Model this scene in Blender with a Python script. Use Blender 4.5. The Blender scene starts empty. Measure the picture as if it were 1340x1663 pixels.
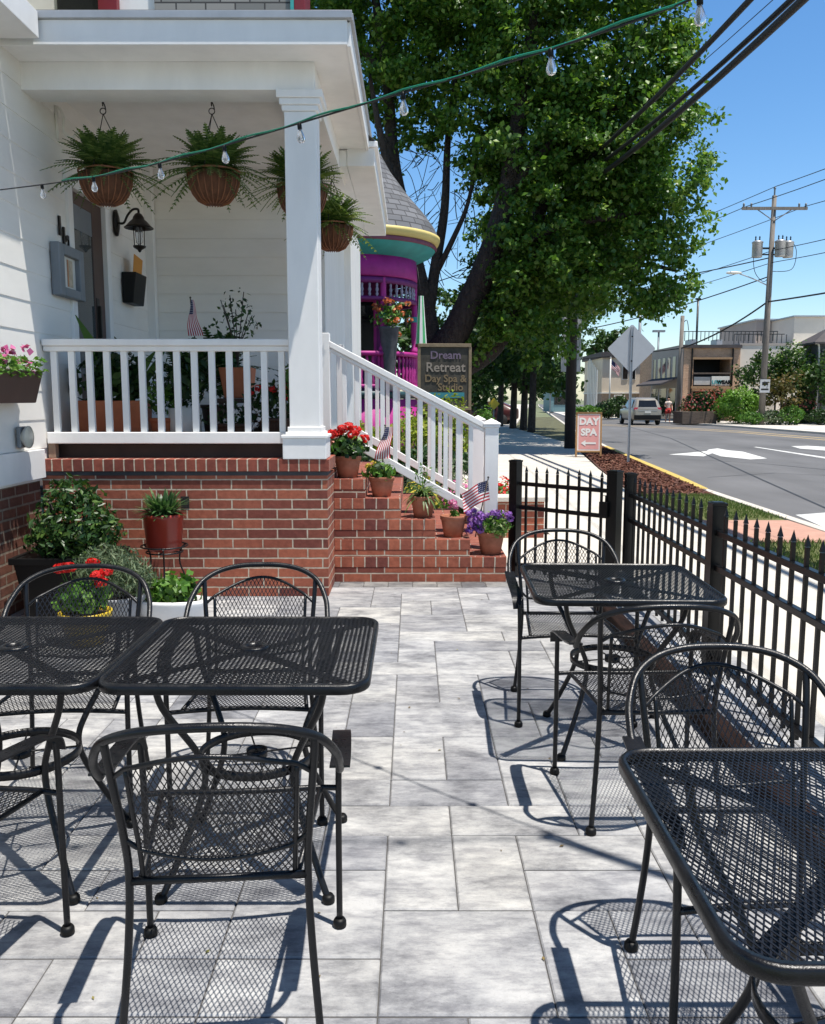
import bpy, math, random
import numpy as np
from mathutils import Vector, Matrix
random.seed(7); RNG = np.random.default_rng(7)
sc = bpy.context.scene; COL = sc.collection
PI = math.pi; rad = math.radians
# ------------------------------------------------------------------ camera
H = 1.5; F = 1400.0; PITCH = rad(7.4); CP, SP = math.cos(PITCH), math.sin(PITCH)
def ray(px, py):
    u = (px-670)/F; v = (py-831.5)/F
    return Vector((u, CP - v*SP, -SP - v*CP))
def G(px, py, z=0.0):                       # survey point on a level plane
    d = ray(px, py); t = (z-H)/d.z
    return Vector((d.x*t, d.y*t, z))
def D(px, py, Y):                           # survey point at a known distance
    d = ray(px, py); t = Y/d.y
    return Vector((d.x*t, Y, H+d.z*t))
cam = bpy.data.cameras.new('camera'); cam.sensor_fit = 'HORIZONTAL'; cam.sensor_width = 36
cam.lens = F/1340*36; cam.clip_end = 5000; cam.clip_start = .05
co = bpy.data.objects.new('camera', cam); COL.objects.link(co)
co.location = (0, 0, H); co.rotation_euler = (PI/2-PITCH, 0, 0); sc.camera = co
# ------------------------------------------------------------------ light
w = bpy.data.worlds.new('World'); sc.world = w; w.use_nodes = True
nt = w.node_tree; nt.nodes.clear()
sky = nt.nodes.new('ShaderNodeTexSky'); sky.sky_type = 'NISHITA'; sky.sun_disc = False
SUN = Vector((.23, -.17, 1.0)).normalized()
sky.sun_elevation = math.asin(SUN.z); sky.sun_rotation = math.atan2(SUN.x, SUN.y)
sky.air_density = 1.0; sky.dust_density = .6; sky.ozone_density = 2.5; sky.altitude = 0
bg = nt.nodes.new('ShaderNodeBackground'); bg.inputs[1].default_value = .108
wo = nt.nodes.new('ShaderNodeOutputWorld')
hsv = nt.nodes.new('ShaderNodeHueSaturation'); hsv.inputs['Saturation'].default_value = 1.27; hsv.inputs['Value'].default_value = 1
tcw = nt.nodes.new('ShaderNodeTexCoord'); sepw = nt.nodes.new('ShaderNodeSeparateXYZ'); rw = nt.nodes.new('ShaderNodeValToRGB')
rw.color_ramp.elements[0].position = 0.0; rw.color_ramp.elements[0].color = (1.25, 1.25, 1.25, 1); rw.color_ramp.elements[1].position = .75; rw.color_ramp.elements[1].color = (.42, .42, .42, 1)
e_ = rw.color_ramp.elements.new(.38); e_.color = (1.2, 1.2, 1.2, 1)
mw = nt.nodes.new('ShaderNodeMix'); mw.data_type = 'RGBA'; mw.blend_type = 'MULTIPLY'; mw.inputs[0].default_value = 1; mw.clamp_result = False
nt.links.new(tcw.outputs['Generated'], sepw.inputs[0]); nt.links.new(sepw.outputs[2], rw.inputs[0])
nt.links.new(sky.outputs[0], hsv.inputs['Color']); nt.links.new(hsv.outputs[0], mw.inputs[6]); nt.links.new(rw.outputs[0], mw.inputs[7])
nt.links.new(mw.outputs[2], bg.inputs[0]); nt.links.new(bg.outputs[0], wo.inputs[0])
sl = bpy.data.lights.new('sun', 'SUN'); sl.energy = 4.6; sl.angle = rad(.53); sl.color = (1, .955, .89)
so = bpy.data.objects.new('sun', sl); COL.objects.link(so)
so.rotation_euler = (-SUN).to_track_quat('-Z', 'Y').to_euler()
sc.view_settings.view_transform = 'Standard'; sc.view_settings.look = 'None'
sc.view_settings.exposure = 0.5; sc.view_settings.gamma = 1
# ------------------------------------------------------------------ materials
MATS = {}
def base_mat(name):
    m = bpy.data.materials.new(name); m.use_nodes = True; n = m.node_tree
    return m, n, n.nodes['Principled BSDF']
def N(n, t, **k):
    x = n.nodes.new(t)
    for a, b in k.items(): setattr(x, a, b)
    return x
def ramp(n, fac, stops):
    r = N(n, 'ShaderNodeValToRGB'); e = r.color_ramp.elements
    while len(e) < len(stops): e.new(.5)
    for i, (p, c) in enumerate(stops):
        e[i].position = p; e[i].color = (*c, 1) if len(c) == 3 else c
    n.links.new(fac, r.inputs[0]); return r.outputs[0]
def mixc(n, fac, a, b, mode='MIX'):
    m = N(n, 'ShaderNodeMix', data_type='RGBA', blend_type=mode)
    for i, s in ((0, fac), (6, a), (7, b)):
        if hasattr(s, 'is_output'): n.links.new(s, m.inputs[i])
        elif i == 0: m.inputs[0].default_value = s
        else: m.inputs[i].default_value = (*s, 1)
    return m.outputs[2]
def noise(n, scale, detail=4, rough=.55, coord='Object', vscale=None):
    tc = N(n, 'ShaderNodeTexCoord'); t = N(n, 'ShaderNodeTexNoise')
    t.inputs['Scale'].default_value = scale; t.inputs['Detail'].default_value = detail
    t.inputs['Roughness'].default_value = rough
    o = tc.outputs[coord]
    if vscale:
        mp = N(n, 'ShaderNodeMapping'); mp.inputs['Scale'].default_value = vscale
        n.links.new(o, mp.inputs[0]); o = mp.outputs[0]
    n.links.new(o, t.inputs['Vector']); return t.outputs['Fac']
def bump(n, b, h, strength, dist=.01):
    bp = N(n, 'ShaderNodeBump'); bp.inputs['Strength'].default_value = strength; bp.inputs['Distance'].default_value = dist
    n.links.new(h, bp.inputs['Height']); n.links.new(bp.outputs[0], b.inputs['Normal'])
def M(name, col, rough=.6, var=.18, scale=6, bmp=0, metal=0, spec=.5, vscale=None, col2=None, bscale=None):
    if name in MATS: return MATS[name]
    m, n, b = base_mat(name)
    f = noise(n, scale, 5, .6, 'Object', vscale)
    lo = tuple(c*(1-var) for c in col); hi = tuple(min(1, c*(1+var)) for c in (col2 or col))
    n.links.new(ramp(n, f, [(.3, lo), (.7, hi)]), b.inputs['Base Color'])
    b.inputs['Roughness'].default_value = rough; b.inputs['Metallic'].default_value = metal
    b.inputs['Specular IOR Level'].default_value = spec
    if bmp: bump(n, b, noise(n, bscale or scale*8, 3), bmp)
    MATS[name] = m; return m
def LEAF(name, c1, c2, c3=None, rough=.42, trans=.35, spec=.4):
    if name in MATS: return MATS[name]
    m, n, b = base_mat(name)
    g = N(n, 'ShaderNodeNewGeometry')
    st = [(0, c1), (.75, c2)] + ([(1, c3)] if c3 else [])
    c = ramp(n, g.outputs['Random Per Island'], st)
    n.links.new(c, b.inputs['Base Color']); b.inputs['Roughness'].default_value = rough
    b.inputs['Specular IOR Level'].default_value = spec
    tr = N(n, 'ShaderNodeBsdfTranslucent'); mx = N(n, 'ShaderNodeMixShader'); mx.inputs[0].default_value = trans
    cc = mixc(n, .6, c, (1.0, 1.0, .35), 'MULTIPLY'); n.links.new(cc, tr.inputs[0])
    n.links.new(b.outputs[0], mx.inputs[1]); n.links.new(tr.outputs[0], mx.inputs[2])
    n.links.new(mx.outputs[0], n.nodes['Material Output'].inputs[0])
    MATS[name] = m; return m
def BRICK(name, bw, rh, c1, c2, mortar, ms=.006, off=.5, bumpk=.8):
    if name in MATS: return MATS[name]
    m, n, b = base_mat(name)
    tc = N(n, 'ShaderNodeTexCoord'); wob = N(n, 'ShaderNodeTexNoise'); wob.inputs['Scale'].default_value = 14
    n.links.new(tc.outputs['UV'], wob.inputs['Vector'])
    mp = N(n, 'ShaderNodeVectorMath', operation='MULTIPLY_ADD'); mp.inputs[1].default_value = (.006, .006, 0)
    n.links.new(wob.outputs['Color'], mp.inputs[0]); n.links.new(tc.outputs['UV'], mp.inputs[2])
    t = N(n, 'ShaderNodeTexBrick'); t.offset = off
    t.inputs['Scale'].default_value = 1; t.inputs['Brick Width'].default_value = bw; t.inputs['Row Height'].default_value = rh
    t.inputs['Mortar Size'].default_value = ms; t.inputs['Mortar Smooth'].default_value = .25; t.inputs['Bias'].default_value = 0
    t.inputs['Color1'].default_value = (*c1, 1); t.inputs['Color2'].default_value = (*c2, 1); t.inputs['Mortar'].default_value = (*mortar, 1)
    n.links.new(mp.outputs[0], t.inputs['Vector'])
    nz = noise(n, 22, 5, .65); nl = noise(n, 2.2, 3, .5)
    c = mixc(n, ramp(n, nz, [(.35, (.55, .55, .55)), (.65, (0, 0, 0))]), t.outputs['Color'], (.5, .42, .38), 'MULTIPLY')
    c = mixc(n, ramp(n, nl, [(.45, (0, 0, 0)), (.7, (.35, .35, .35))]), c, (.75, .6, .6), 'MULTIPLY')
    n.links.new(c, b.inputs['Base Color']); b.inputs['Roughness'].default_value = .85
    mth = N(n, 'ShaderNodeMath', operation='MULTIPLY_ADD'); mth.inputs[1].default_value = -1
    n.links.new(t.outputs['Fac'], mth.inputs[0])
    q = N(n, 'ShaderNodeMath', operation='MULTIPLY'); q.inputs[1].default_value = .5
    n.links.new(nz, q.inputs[0]); n.links.new(q.outputs[0], mth.inputs[2])
    bump(n, b, mth.outputs[0], bumpk, .006)
    MATS[name] = m; return m
BR1, BR2, MORT = (.47, .145, .078), (.19, .05, .036), (.62, .54, .42)
mBrick = BRICK('porch_brick', .228, .0755, BR1, BR2, MORT)
mSoldier = BRICK('soldier_brick', .0775, .4, (.36, .095, .058), BR2, MORT, off=0)
mRow = BRICK('rowlock_brick', .098, 10, BR1, (.18, .05, .04), MORT, off=0)
mTread = BRICK('tread_brick', .21, .1, (.30, .085, .05), (.23, .065, .045), (.4, .3, .24), ms=.004)
mOldBrick = BRICK('old_brick', .21, .075, (.2, .075, .045), (.12, .05, .035), (.3, .24, .18), ms=.009, bumpk=1)
mFarBrick = BRICK('far_brick', .22, .078, (.72, .47, .30), (.55, .35, .22), (.7, .58, .46))
def shingle_mat():
    m, n, b = base_mat('shingle')
    tc = N(n, 'ShaderNodeTexCoord'); t = N(n, 'ShaderNodeTexBrick')
    t.inputs['Scale'].default_value = 1; t.inputs['Brick Width'].default_value = .3; t.inputs['Row Height'].default_value = .11
    t.inputs['Mortar Size'].default_value = .008; t.inputs['Mortar'].default_value = (.06, .06, .06, 1)
    t.inputs['Color1'].default_value = (.3, .29, .27, 1); t.inputs['Color2'].default_value = (.2, .2, .19, 1)
    n.links.new(tc.outputs['UV'], t.inputs['Vector']); n.links.new(t.outputs['Color'], b.inputs['Base Color'])
    b.inputs['Roughness'].default_value = .9
    inv = N(n, 'ShaderNodeMath', operation='SUBTRACT'); inv.inputs[0].default_value = 1; n.links.new(t.outputs['Fac'], inv.inputs[1])
    bump(n, b, inv.outputs[0], .8, .01); return m
mShingle = shingle_mat()
def paver_mat(name, dark):
    m, n, b = base_mat(name)
    g = N(n, 'ShaderNodeNewGeometry'); rnd = g.outputs['Random Per Island']
    tcp = N(n, 'ShaderNodeTexCoord'); offs = N(n, 'ShaderNodeMath', operation='MULTIPLY'); offs.inputs[1].default_value = 57; n.links.new(rnd, offs.inputs[0])
    va = N(n, 'ShaderNodeVectorMath', operation='ADD'); n.links.new(tcp.outputs['Object'], va.inputs[0]); n.links.new(offs.outputs[0], va.inputs[1])
    def pn(scale, det, rg, vs):
        t = N(n, 'ShaderNodeTexNoise'); mp = N(n, 'ShaderNodeMapping'); mp.inputs['Scale'].default_value = vs; n.links.new(va.outputs[0], mp.inputs[0]); n.links.new(mp.outputs[0], t.inputs['Vector'])
        t.inputs['Scale'].default_value = scale; t.inputs['Detail'].default_value = det; t.inputs['Roughness'].default_value = rg; return t.outputs['Fac']
    a = pn(3.4, 8, .72, (1, 1.6, 1)); fine = pn(11, 7, .75, (.6, 2.0, 1)); big = noise(n, 1.1, 3, .5)
    c = ramp(n, a, [(.34, (.195*dark, .198*dark, .208*dark)), (.468, (.36*dark, .362*dark, .367*dark)), (.61, (.52*dark, .518*dark, .508*dark))])
    c = mixc(n, ramp(n, fine, [(.40, (.75, .75, .75)), (.54, (0, 0, 0))]), c, (.62, .62, .65), 'MULTIPLY')
    c = mixc(n, ramp(n, big, [(.4, (0, 0, 0)), (.62, (.4, .4, .4))]), c, (.9, .87, .8), 'MULTIPLY')
    c = mixc(n, .9, c, ramp(n, rnd, [(0, (.6, .61, .65)), (.35, (.82, .825, .85)), (.7, (.95, .95, .95)), (1, (1, .99, .965))]), 'MULTIPLY')
    n.links.new(c, b.inputs['Base Color']); b.inputs['Roughness'].default_value = .75
    b.inputs['Specular IOR Level'].default_value = .3
    grit = noise(n, 170, 3, .8)
    c2 = mixc(n, ramp(n, grit, [(.30, (.7, .7, .7)), (.42, (0, 0, 0))]), c, (.6, .6, .6), 'MULTIPLY'); n.links.new(c2, b.inputs['Base Color'])
    bump(n, b, noise(n, 60, 5, .7), .3, .004); return m
mPaver = paver_mat('paver', 1.0); mPaverDark = paver_mat('paver_border', .55)
mJoint = M('joint_sand', (.09, .087, .085), .95)
mWhite = M('white_paint', (.86, .85, .825), .5, .055, 2.2, .06, vscale=(2, 2, .7))
mWhiteSide = M('white_siding', (.86, .835, .78), .55, .05, 1.6, .06, vscale=(1, 1, 3))
mCeil = M('ceiling_paint', (.82, .77, .68), .5, .03)
mIron = M('black_iron', (.006, .0062, .0075), .3, .3, 30, .12, 0, .4, bscale=300)
def wear(m, lo, hi, sc_):
    n = m.node_tree; b = n.nodes['Principled BSDF']; r = ramp(n, noise(n, sc_, 4, .6), [(.35, (lo,)*3), (.7, (hi,)*3)]); n.links.new(r, b.inputs['Roughness'])
wear(mIron, .24, .5, 18)
mMesh = M('black_mesh', (.008, .0085, .011), .4, .3, 30, 0, 0, .35)
mFence = M('black_fence', (.004, .004, .0045), .34, .2, 5, .05, 0, .3)
mTerra = M('terracotta', (.37, .12, .058), .8, .3, 5, .25, col2=(.42, .17, .1))
mTerraLight = M('terracotta_orange', (.45, .14, .06), .7, .12, 7, .1)
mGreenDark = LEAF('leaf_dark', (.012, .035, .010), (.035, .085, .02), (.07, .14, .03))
mShrub = LEAF('leaf_glossy', (.014, .045, .012), (.04, .10, .022), (.12, .2, .04), .4, .25, .45)
mLime = LEAF('leaf_lime', (.13, .2, .02), (.26, .33, .03), (.36, .36, .05))
mFresh = LEAF('leaf_fresh', (.05, .14, .02), (.11, .25, .035), (.2, .34, .06))
mSage = LEAF('leaf_sage', (.08, .13, .07), (.15, .2, .11), (.24, .29, .17), .6, .3, .3)
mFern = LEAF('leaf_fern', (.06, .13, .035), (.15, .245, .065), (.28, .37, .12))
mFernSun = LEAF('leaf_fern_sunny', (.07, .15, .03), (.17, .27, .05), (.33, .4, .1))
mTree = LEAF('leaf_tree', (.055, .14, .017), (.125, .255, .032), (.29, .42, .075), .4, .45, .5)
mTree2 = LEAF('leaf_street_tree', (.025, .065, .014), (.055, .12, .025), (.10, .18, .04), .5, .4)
mBark = M('bark', (.05, .038, .03), .9, .5, 5, 1.0, vscale=(3, 3, .6), bscale=9)
for nd in mBark.node_tree.nodes:
    if nd.type == 'BUMP': nd.inputs['Distance'].default_value = .12
mRedFl = LEAF('petal_red', (.5, .012, .012), (.75, .03, .025), None, .5, .3)
mPurpFl = LEAF('petal_purple', (.16, .05, .33), (.33, .14, .52), (.5, .3, .65), .5, .3)
mPinkFl = LEAF('petal_pink', (.45, .06, .22), (.65, .2, .4), (.8, .45, .6), .5, .3)
mYelFl = LEAF('petal_yellow', (.55, .42, .03), (.75, .62, .1), None, .5, .3)
mOrFl = LEAF('petal_orange', (.55, .12, .04), (.7, .22, .08), (.75, .4, .2), .5, .3)
mSoil = M('soil', (.035, .025, .018), .95, .4, 20, .5)
mAsphalt = M('asphalt', (.125, .124, .126), .85, .26, .55, .4, bscale=120, vscale=(1, .35, 1))
mConc = M('concrete', (.58, .54, .47), .85, .12, 2.2, .2, bscale=70)
mConcPale = M('concrete_pale', (.62, .58, .52), .85, .1, 1.2, .2)
mMulch = M('mulch', (.12, .055, .04), .95, .5, 18, 1.0)
mGrassBase = M('grass_soil', (.13, .14, .05), .95, .35, 3, .5)
mGrass = LEAF('grass_blade', (.09, .15, .03), (.15, .23, .05), (.27, .3, .1))
mGround = M('far_ground', (.15, .17, .09), .95, .3, .05)
mWhiteLine = M('road_white', (.62, .62, .6), .7, .25, 5)
mYelLine = M('road_yellow', (.5, .36, .16), .7, .15, 6)
mYelCurb = M('curb_yellow', (.56, .40, .10), .75, .15, 5)
mPinkPave = M('pink_pavers', (.48, .27, .2), .85, .12, 5, .3)
mWood = M('pine_wood', (.36, .2, .075), .6, .25, 5, .1, vscale=(8, 8, 1))
mDarkWood = M('dark_wood', (.055, .03, .018), .6, .3, 6, .1, vscale=(8, 8, 1))
mBrownBox = M('brown_trough', (.07, .035, .024), .55, .15, 6)
mTimber = M('landscape_timber', (.016, .008, .006), .9, .6, 5, .4, 0, .15, vscale=(6, 1, 6))
mPoleWood = M('pole_wood', (.2, .175, .15), .85, .25, 4, .4, vscale=(6, 6, .6))
mPoleDark = M('pole_dark', (.035, .028, .024), .85, .3, 4, .4, vscale=(6, 6, .6))
mGalv = M('galvanized', (.42, .43, .44), .45, .1, 8, 0, .6)
mSignBack = M('sign_aluminium', (.5, .5, .5), .5, .05, 4, 0, .4)
mGreyMetal = M('grey_metal', (.2, .22, .24), .5, .1, 5, 0, .3)
mBronze = M('dark_bronze', (.022, .017, .014), .4, .2, 9, 0, .5)
mBlackPlastic = M('black_plastic', (.005, .005, .005), .5, spec=.25)
mGreenWire = M('green_cord', (.01, .22, .13), .45)
mCable = M('black_cable', (.012, .012, .012), .6)
mMagenta = M('magenta_paint', (.40, .018, .215), .6, .2, 3)
mPurple = M('purple_paint', (.16, .015, .14), .6, .2, 4)
mTeal = M('teal_paint', (.04, .34, .33), .6, .15, 3)
mCream = M('yellow_cream_paint', (.74, .6, .22), .5, .05, 4)
mMaroon = M('maroon_paint', (.2, .012, .02), .5, .1, 4)
mDarkIn = M('dark_interior', (.015, .013, .014), .6)
mBeige = M('beige_stucco', (.68, .58, .45), .9, .06, 2, .1)
mCreamSt = M('cream_stucco', (.72, .66, .57), .9, .06, 1, .1)
mGreySt = M('grey_stucco', (.42, .37, .33), .9, .06, 1)
mRoofDark = M('dark_roof', (.07, .06, .06), .8, .2, 3)
mSkinTone = M('skin', (.55, .32, .23), .55, .05)
mHair = M('dark_hair', (.03, .02, .015), .6)
mRedCloth = M('red_cloth', (.5, .05, .04), .8)
mPaleCloth = M('pale_cloth', (.7, .6, .52), .8)
mRedPot = M('red_glaze', (.30, .03, .018), .28, .15, 6)
mYellowPot = M('yellow_glaze', (.6, .42, .03), .35, .1, 6)
mCoir = M('coir_basket', (.12, .05, .024), .9, .4, 22, .8, vscale=(1, 1, .3))
mOrangePaper = M('orange_paper', (.62, .27, .045), .7, .05)
mWhitePaper = M('white_paper', (.7, .69, .64), .7, .05)
mFlagRed = M('flag_red', (.42, .02, .035), .75, .05); mFlagWhite = M('flag_white', (.75, .73, .72), .75, .03)
mFlagBlue = M('flag_blue', (.018, .022, .08), .75, .05)
mTan = M('sign_board', (.045, .04, .03), .7, .45, 6)
mGold = M('gold_letters', (.2, .14, .075), .4, .05, metal=.2)
mLilac = M('lilac_letters', (.15, .11, .16), .5, .05)
mPinkSign = M('pink_poster', (.66, .3, .27), .6, .05)
mCarPaint = M('silver_paint', (.36, .335, .29), .3, .04, 2, 0, .35)
mTyre = M('tyre', (.015, .015, .015), .8)
def glass(name, col, alpha=.0, rough=.05):
    m, n, b = base_mat(name)
    b.inputs['Base Color'].default_value = (*col, 1); b.inputs['Roughness'].default_value = rough
    b.inputs['Specular IOR Level'].default_value = .8; return m
mPane = glass('dark_pane', (.012, .014, .016)); mPaneGrey = glass('grey_pane', (.07, .08, .085))
mTail = glass('tail_light', (.4, .01, .01))
def bulbglass():
    m, n, b = base_mat('bulb_glass')
    b.inputs['Base Color'].default_value = (.95, .97, 1, 1); b.inputs['Roughness'].default_value = .02
    b.inputs['Transmission Weight'].default_value = .85; b.inputs['IOR'].default_value = 1.2; return m
mBulb = bulbglass()
# ------------------------------------------------------------------ mesh builder
class MB:
    def __init__(s): s.v = []; s.f = []; s.mi = []; s.sm = []; s.uv = {}
    def face(s, idx, mi=0, sm=False): s.f.append(tuple(idx)); s.mi.append(mi); s.sm.append(sm)
    def quad(s, a, b, c, d, mi=0, sm=False):
        k = len(s.v); s.v += [tuple(a), tuple(b), tuple(c), tuple(d)]; s.face((k, k+1, k+2, k+3), mi, sm)
    def poly(s, pts, mi=0):
        k = len(s.v); s.v += [tuple(p) for p in pts]; s.face(range(k, k+len(pts)), mi)
    def box(s, x0, x1, y0, y1, z0, z1, mi=0):
        k = len(s.v)
        s.v += [(x0, y0, z0), (x1, y0, z0), (x1, y1, z0), (x0, y1, z0), (x0, y0, z1), (x1, y0, z1), (x1, y1, z1), (x0, y1, z1)]
        for q in ((0, 3, 2, 1), (4, 5, 6, 7), (0, 1, 5, 4), (1, 2, 6, 5), (2, 3, 7, 6), (3, 0, 4, 7)): s.face([k+i for i in q], mi)
        return s
    def prism(s, pts, z0, z1, mi=0):            # pts ccw in plan
        k = len(s.v); n = len(pts)
        a = sum(pts[i][0]*pts[(i+1) % n][1]-pts[(i+1) % n][0]*pts[i][1] for i in range(n))
        if a < 0: pts = list(pts)[::-1]
        s.v += [(p[0], p[1], z0) for p in pts]+[(p[0], p[1], z1) for p in pts]
        s.face(range(k+n, k+2*n), mi); s.face([k+n-1-i for i in range(n)], mi)
        for i in range(n): j = (i+1) % n; s.face((k+i, k+j, k+n+j, k+n+i), mi)
        return s
    def extr(s, pts, d, mi=0):                  # planar 3d polygon pushed along vector d
        k = len(s.v); n = len(pts); d = Vector(d)
        s.v += [tuple(p) for p in pts]+[tuple(Vector(p)+d) for p in pts]
        s.face([k+n-1-i for i in range(n)], mi); s.face(range(k+n, k+2*n), mi)
        for i in range(n): j = (i+1) % n; s.face((k+i, k+j, k+n+j, k+n+i), mi)
        return s
    def sweep(s, path, prof, closed=False, up=None, mi=0, sm=True, scale=None):
        P = [Vector(p) for p in path]; n = len(P); m = len(prof); k = len(s.v)
        T = []
        for i in range(n):
            a = P[(i-1) % n] if (closed or i > 0) else P[i]; b = P[(i+1) % n] if (closed or i < n-1) else P[i]
            t = (b-a); T.append(t.normalized() if t.length > 1e-9 else Vector((0, 0, 1)))
        u = Vector(up) if up else (Vector((0, 0, 1)) if abs(T[0].z) < .9 else Vector((1, 0, 0)))
        nx = (u - T[0]*u.dot(T[0])).normalized()
        for i in range(n):
            if up: nx = (Vector(up)-T[i]*Vector(up).dot(T[i])).normalized()
            else: nx = (nx - T[i]*nx.dot(T[i])).normalized()
            b = T[i].cross(nx); q = scale[i] if scale else 1
            for (x, y) in prof: s.v.append(tuple(P[i]+nx*(y*q)+b*(x*q)))
        R = n if closed else n-1
        for i in range(R):
            for j in range(m):
                a = k+i*m+j; b = k+i*m+(j+1) % m; c = k+((i+1) % n)*m+(j+1) % m; d = k+((i+1) % n)*m+j
                s.face((a, b, c, d), mi, sm)
        if not closed:
            s.face([k+m-1-j for j in range(m)], mi); s.face([k+(n-1)*m+j for j in range(m)], mi)
        return s
    def tube(s, path, r, n=8, closed=False, mi=0, scale=None):
        return s.sweep(path, [(r*math.cos(2*PI*i/n), r*math.sin(2*PI*i/n)) for i in range(n)], closed, None, mi, True, scale)
    def strap(s, path, wd, th, up=(0, 0, 1), mi=0, closed=False):
        return s.sweep(path, [(-wd/2, -th/2), (wd/2, -th/2), (wd/2, th/2), (-wd/2, th/2)], closed, up, mi, False)
    def lathe(s, prof, c=(0, 0, 0), n=24, mi=0, sm=True, a0=0, a1=2*PI):
        k = len(s.v); full = abs(a1-a0-2*PI) < 1e-6; cols = n if full else n+1
        for (r, z) in prof:
            for i in range(cols):
                a = a0+(a1-a0)*i/n; s.v.append((c[0]+r*math.cos(a), c[1]+r*math.sin(a), c[2]+z))
        for j in range(len(prof)-1):
            for i in range(n):
                i2 = (i+1) % cols
                s.face((k+j*cols+i, k+j*cols+i2, k+(j+1)*cols+i2, k+(j+1)*cols+i), mi, sm)
        return s
    def build(s, name, mats, parent=None, loc=None, bevel=0, uv=False):
        me = bpy.data.meshes.new(name)
        me.from_pydata([tuple(v) for v in s.v], [], s.f)
        for m in (mats if isinstance(mats, (list, tuple)) else [mats]): me.materials.append(m)
        me.polygons.foreach_set('material_index', s.mi); me.polygons.foreach_set('use_smooth', s.sm)
        if uv:
            L = me.uv_layers.new(name='UV')
            for p in me.polygons:
                nn = p.normal
                for li in p.loop_indices:
                    v = me.vertices[me.loops[li].vertex_index].co
                    if abs(nn.z) > .8: q = (v.x, v.y)
                    elif abs(nn.x) > abs(nn.y): q = (v.y, v.z)
                    else: q = (v.x, v.z)
                    L.data[li].uv = q
        me.update()
        return link(name, me, parent, loc, bevel)
def link(name, me, parent=None, loc=None, bevel=0):
    o = bpy.data.objects.new(name, me); COL.objects.link(o)
    if parent: o.parent = parent
    if loc: o.location = loc
    if bevel:
        b = o.modifiers.new('edge', 'BEVEL'); b.width = bevel; b.segments = 2; b.limit_method = 'ANGLE'; b.angle_limit = rad(40)
    return o
def tag(o, label=None, cat=None, group=None, kind=None):
    if label: o['label'] = label
    if cat: o['category'] = cat
    if group: o['group'] = group
    if kind: o['kind'] = kind
    return o
def thing(name, label, cat, loc=(0, 0, 0), rz=0, group=None):
    o = bpy.data.objects.new(name, None); COL.objects.link(o); o.location = loc; o.rotation_euler = (0, 0, rz)
    o.empty_display_size = .1
    return tag(o, label, cat, group)
def struct(o): o['kind'] = 'structure'; return o
def kids(o): return [c for c in bpy.data.objects if c.parent == o]
def dup(o, parent=None):
    c = o.copy(); COL.objects.link(c); c.parent = parent
    for ch in kids(o): dup(ch, c)
    return c
def bez(pts, n=8):                              # Catmull-Rom through points
    P = [Vector(p) for p in pts]; out = []
    for i in range(len(P)-1):
        p0 = P[max(i-1, 0)]; p1 = P[i]; p2 = P[i+1]; p3 = P[min(i+2, len(P)-1)]
        for k in range(n):
            t = k/n
            out.append(.5*((2*p1)+(p2-p0)*t+(2*p0-5*p1+4*p2-p3)*t*t+(3*p1-p0-3*p2+p3)*t**3))
    out.append(P[-1]); return out
def text(name, body, size, mat, parent, loc, rot, ext=.004, align='CENTER', bold=0, sx=1):
    cu = bpy.data.curves.new(name, 'FONT'); cu.body = body; cu.size = size; cu.extrude = ext; cu.align_x = align; cu.align_y = 'CENTER'
    cu.offset = bold; cu.resolution_u = 3
    t = bpy.data.objects.new(name, cu); COL.objects.link(t)
    bpy.context.view_layer.update()
    me = bpy.data.meshes.new_from_object(t.evaluated_get(bpy.context.evaluated_depsgraph_get()))
    bpy.data.objects.remove(t); me.materials.clear(); me.materials.append(mat)
    o = link(name, me, parent, loc); o.rotation_euler = rot; o.scale = (sx, 1, 1); return o
# expanded metal panel ------------------------------------------------
def clip(poly, p, d):
    t0, t1 = -1e9, 1e9; n = len(poly)
    for i in range(n):
        a = poly[i]; b = poly[(i+1) % n]; ex, ey = b[0]-a[0], b[1]-a[1]
        nx, ny = -ey, ex                         # inward for ccw
        den = nx*d[0]+ny*d[1]; num = nx*(p[0]-a[0])+ny*(p[1]-a[1])
        if abs(den) < 1e-12:
            if num < 0: return None
            continue
        t = -num/den
        if den > 0: t0 = max(t0, t)
        else: t1 = min(t1, t)
    return (t0, t1) if t1 > t0+1e-4 else None
def emesh(mb, poly, swd, lwd, sw, th, mp, sub=1, jit=0):
    us = [p[0] for p in poly]; vs = [p[1] for p in poly]; u0, u1, v0, v1 = min(us), max(us), min(vs), max(vs)
    for sg in (1, -1):
        d = Vector((swd/2, sg*lwd/2)).normalized(); nn = Vector((-d.y, d.x)); sh = (v1-v0)*swd/lwd
        base = 0 if sg > 0 else th*.45
        k = math.floor((u0-sh)/swd)
        while k*swd < u1+sh:
            p = (k*swd, v0); k += 1
            c = clip(poly, p, d)
            if not c: continue
            path = [(p[0]+d.x*(c[0]+(c[1]-c[0])*i/sub), p[1]+d.y*(c[0]+(c[1]-c[0])*i/sub)) for i in range(sub+1)]
            i0 = len(mb.v)
            for q in path:
                for (a, w_) in ((-1, 0), (1, 0), (1, 1), (-1, 1)):
                    mb.v.append(tuple(mp(q[0]+nn.x*sw/2*a, q[1]+nn.y*sw/2*a, base+th*w_)))
            for i in range(sub):
                for j in range(4):
                    mb.face((i0+i*4+j, i0+i*4+(j+1) % 4, i0+i*4+4+(j+1) % 4, i0+i*4+4+j))
            mb.face((i0+3, i0+2, i0+1, i0)); e = i0+sub*4; mb.face((e, e+1, e+2, e+3))
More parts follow.
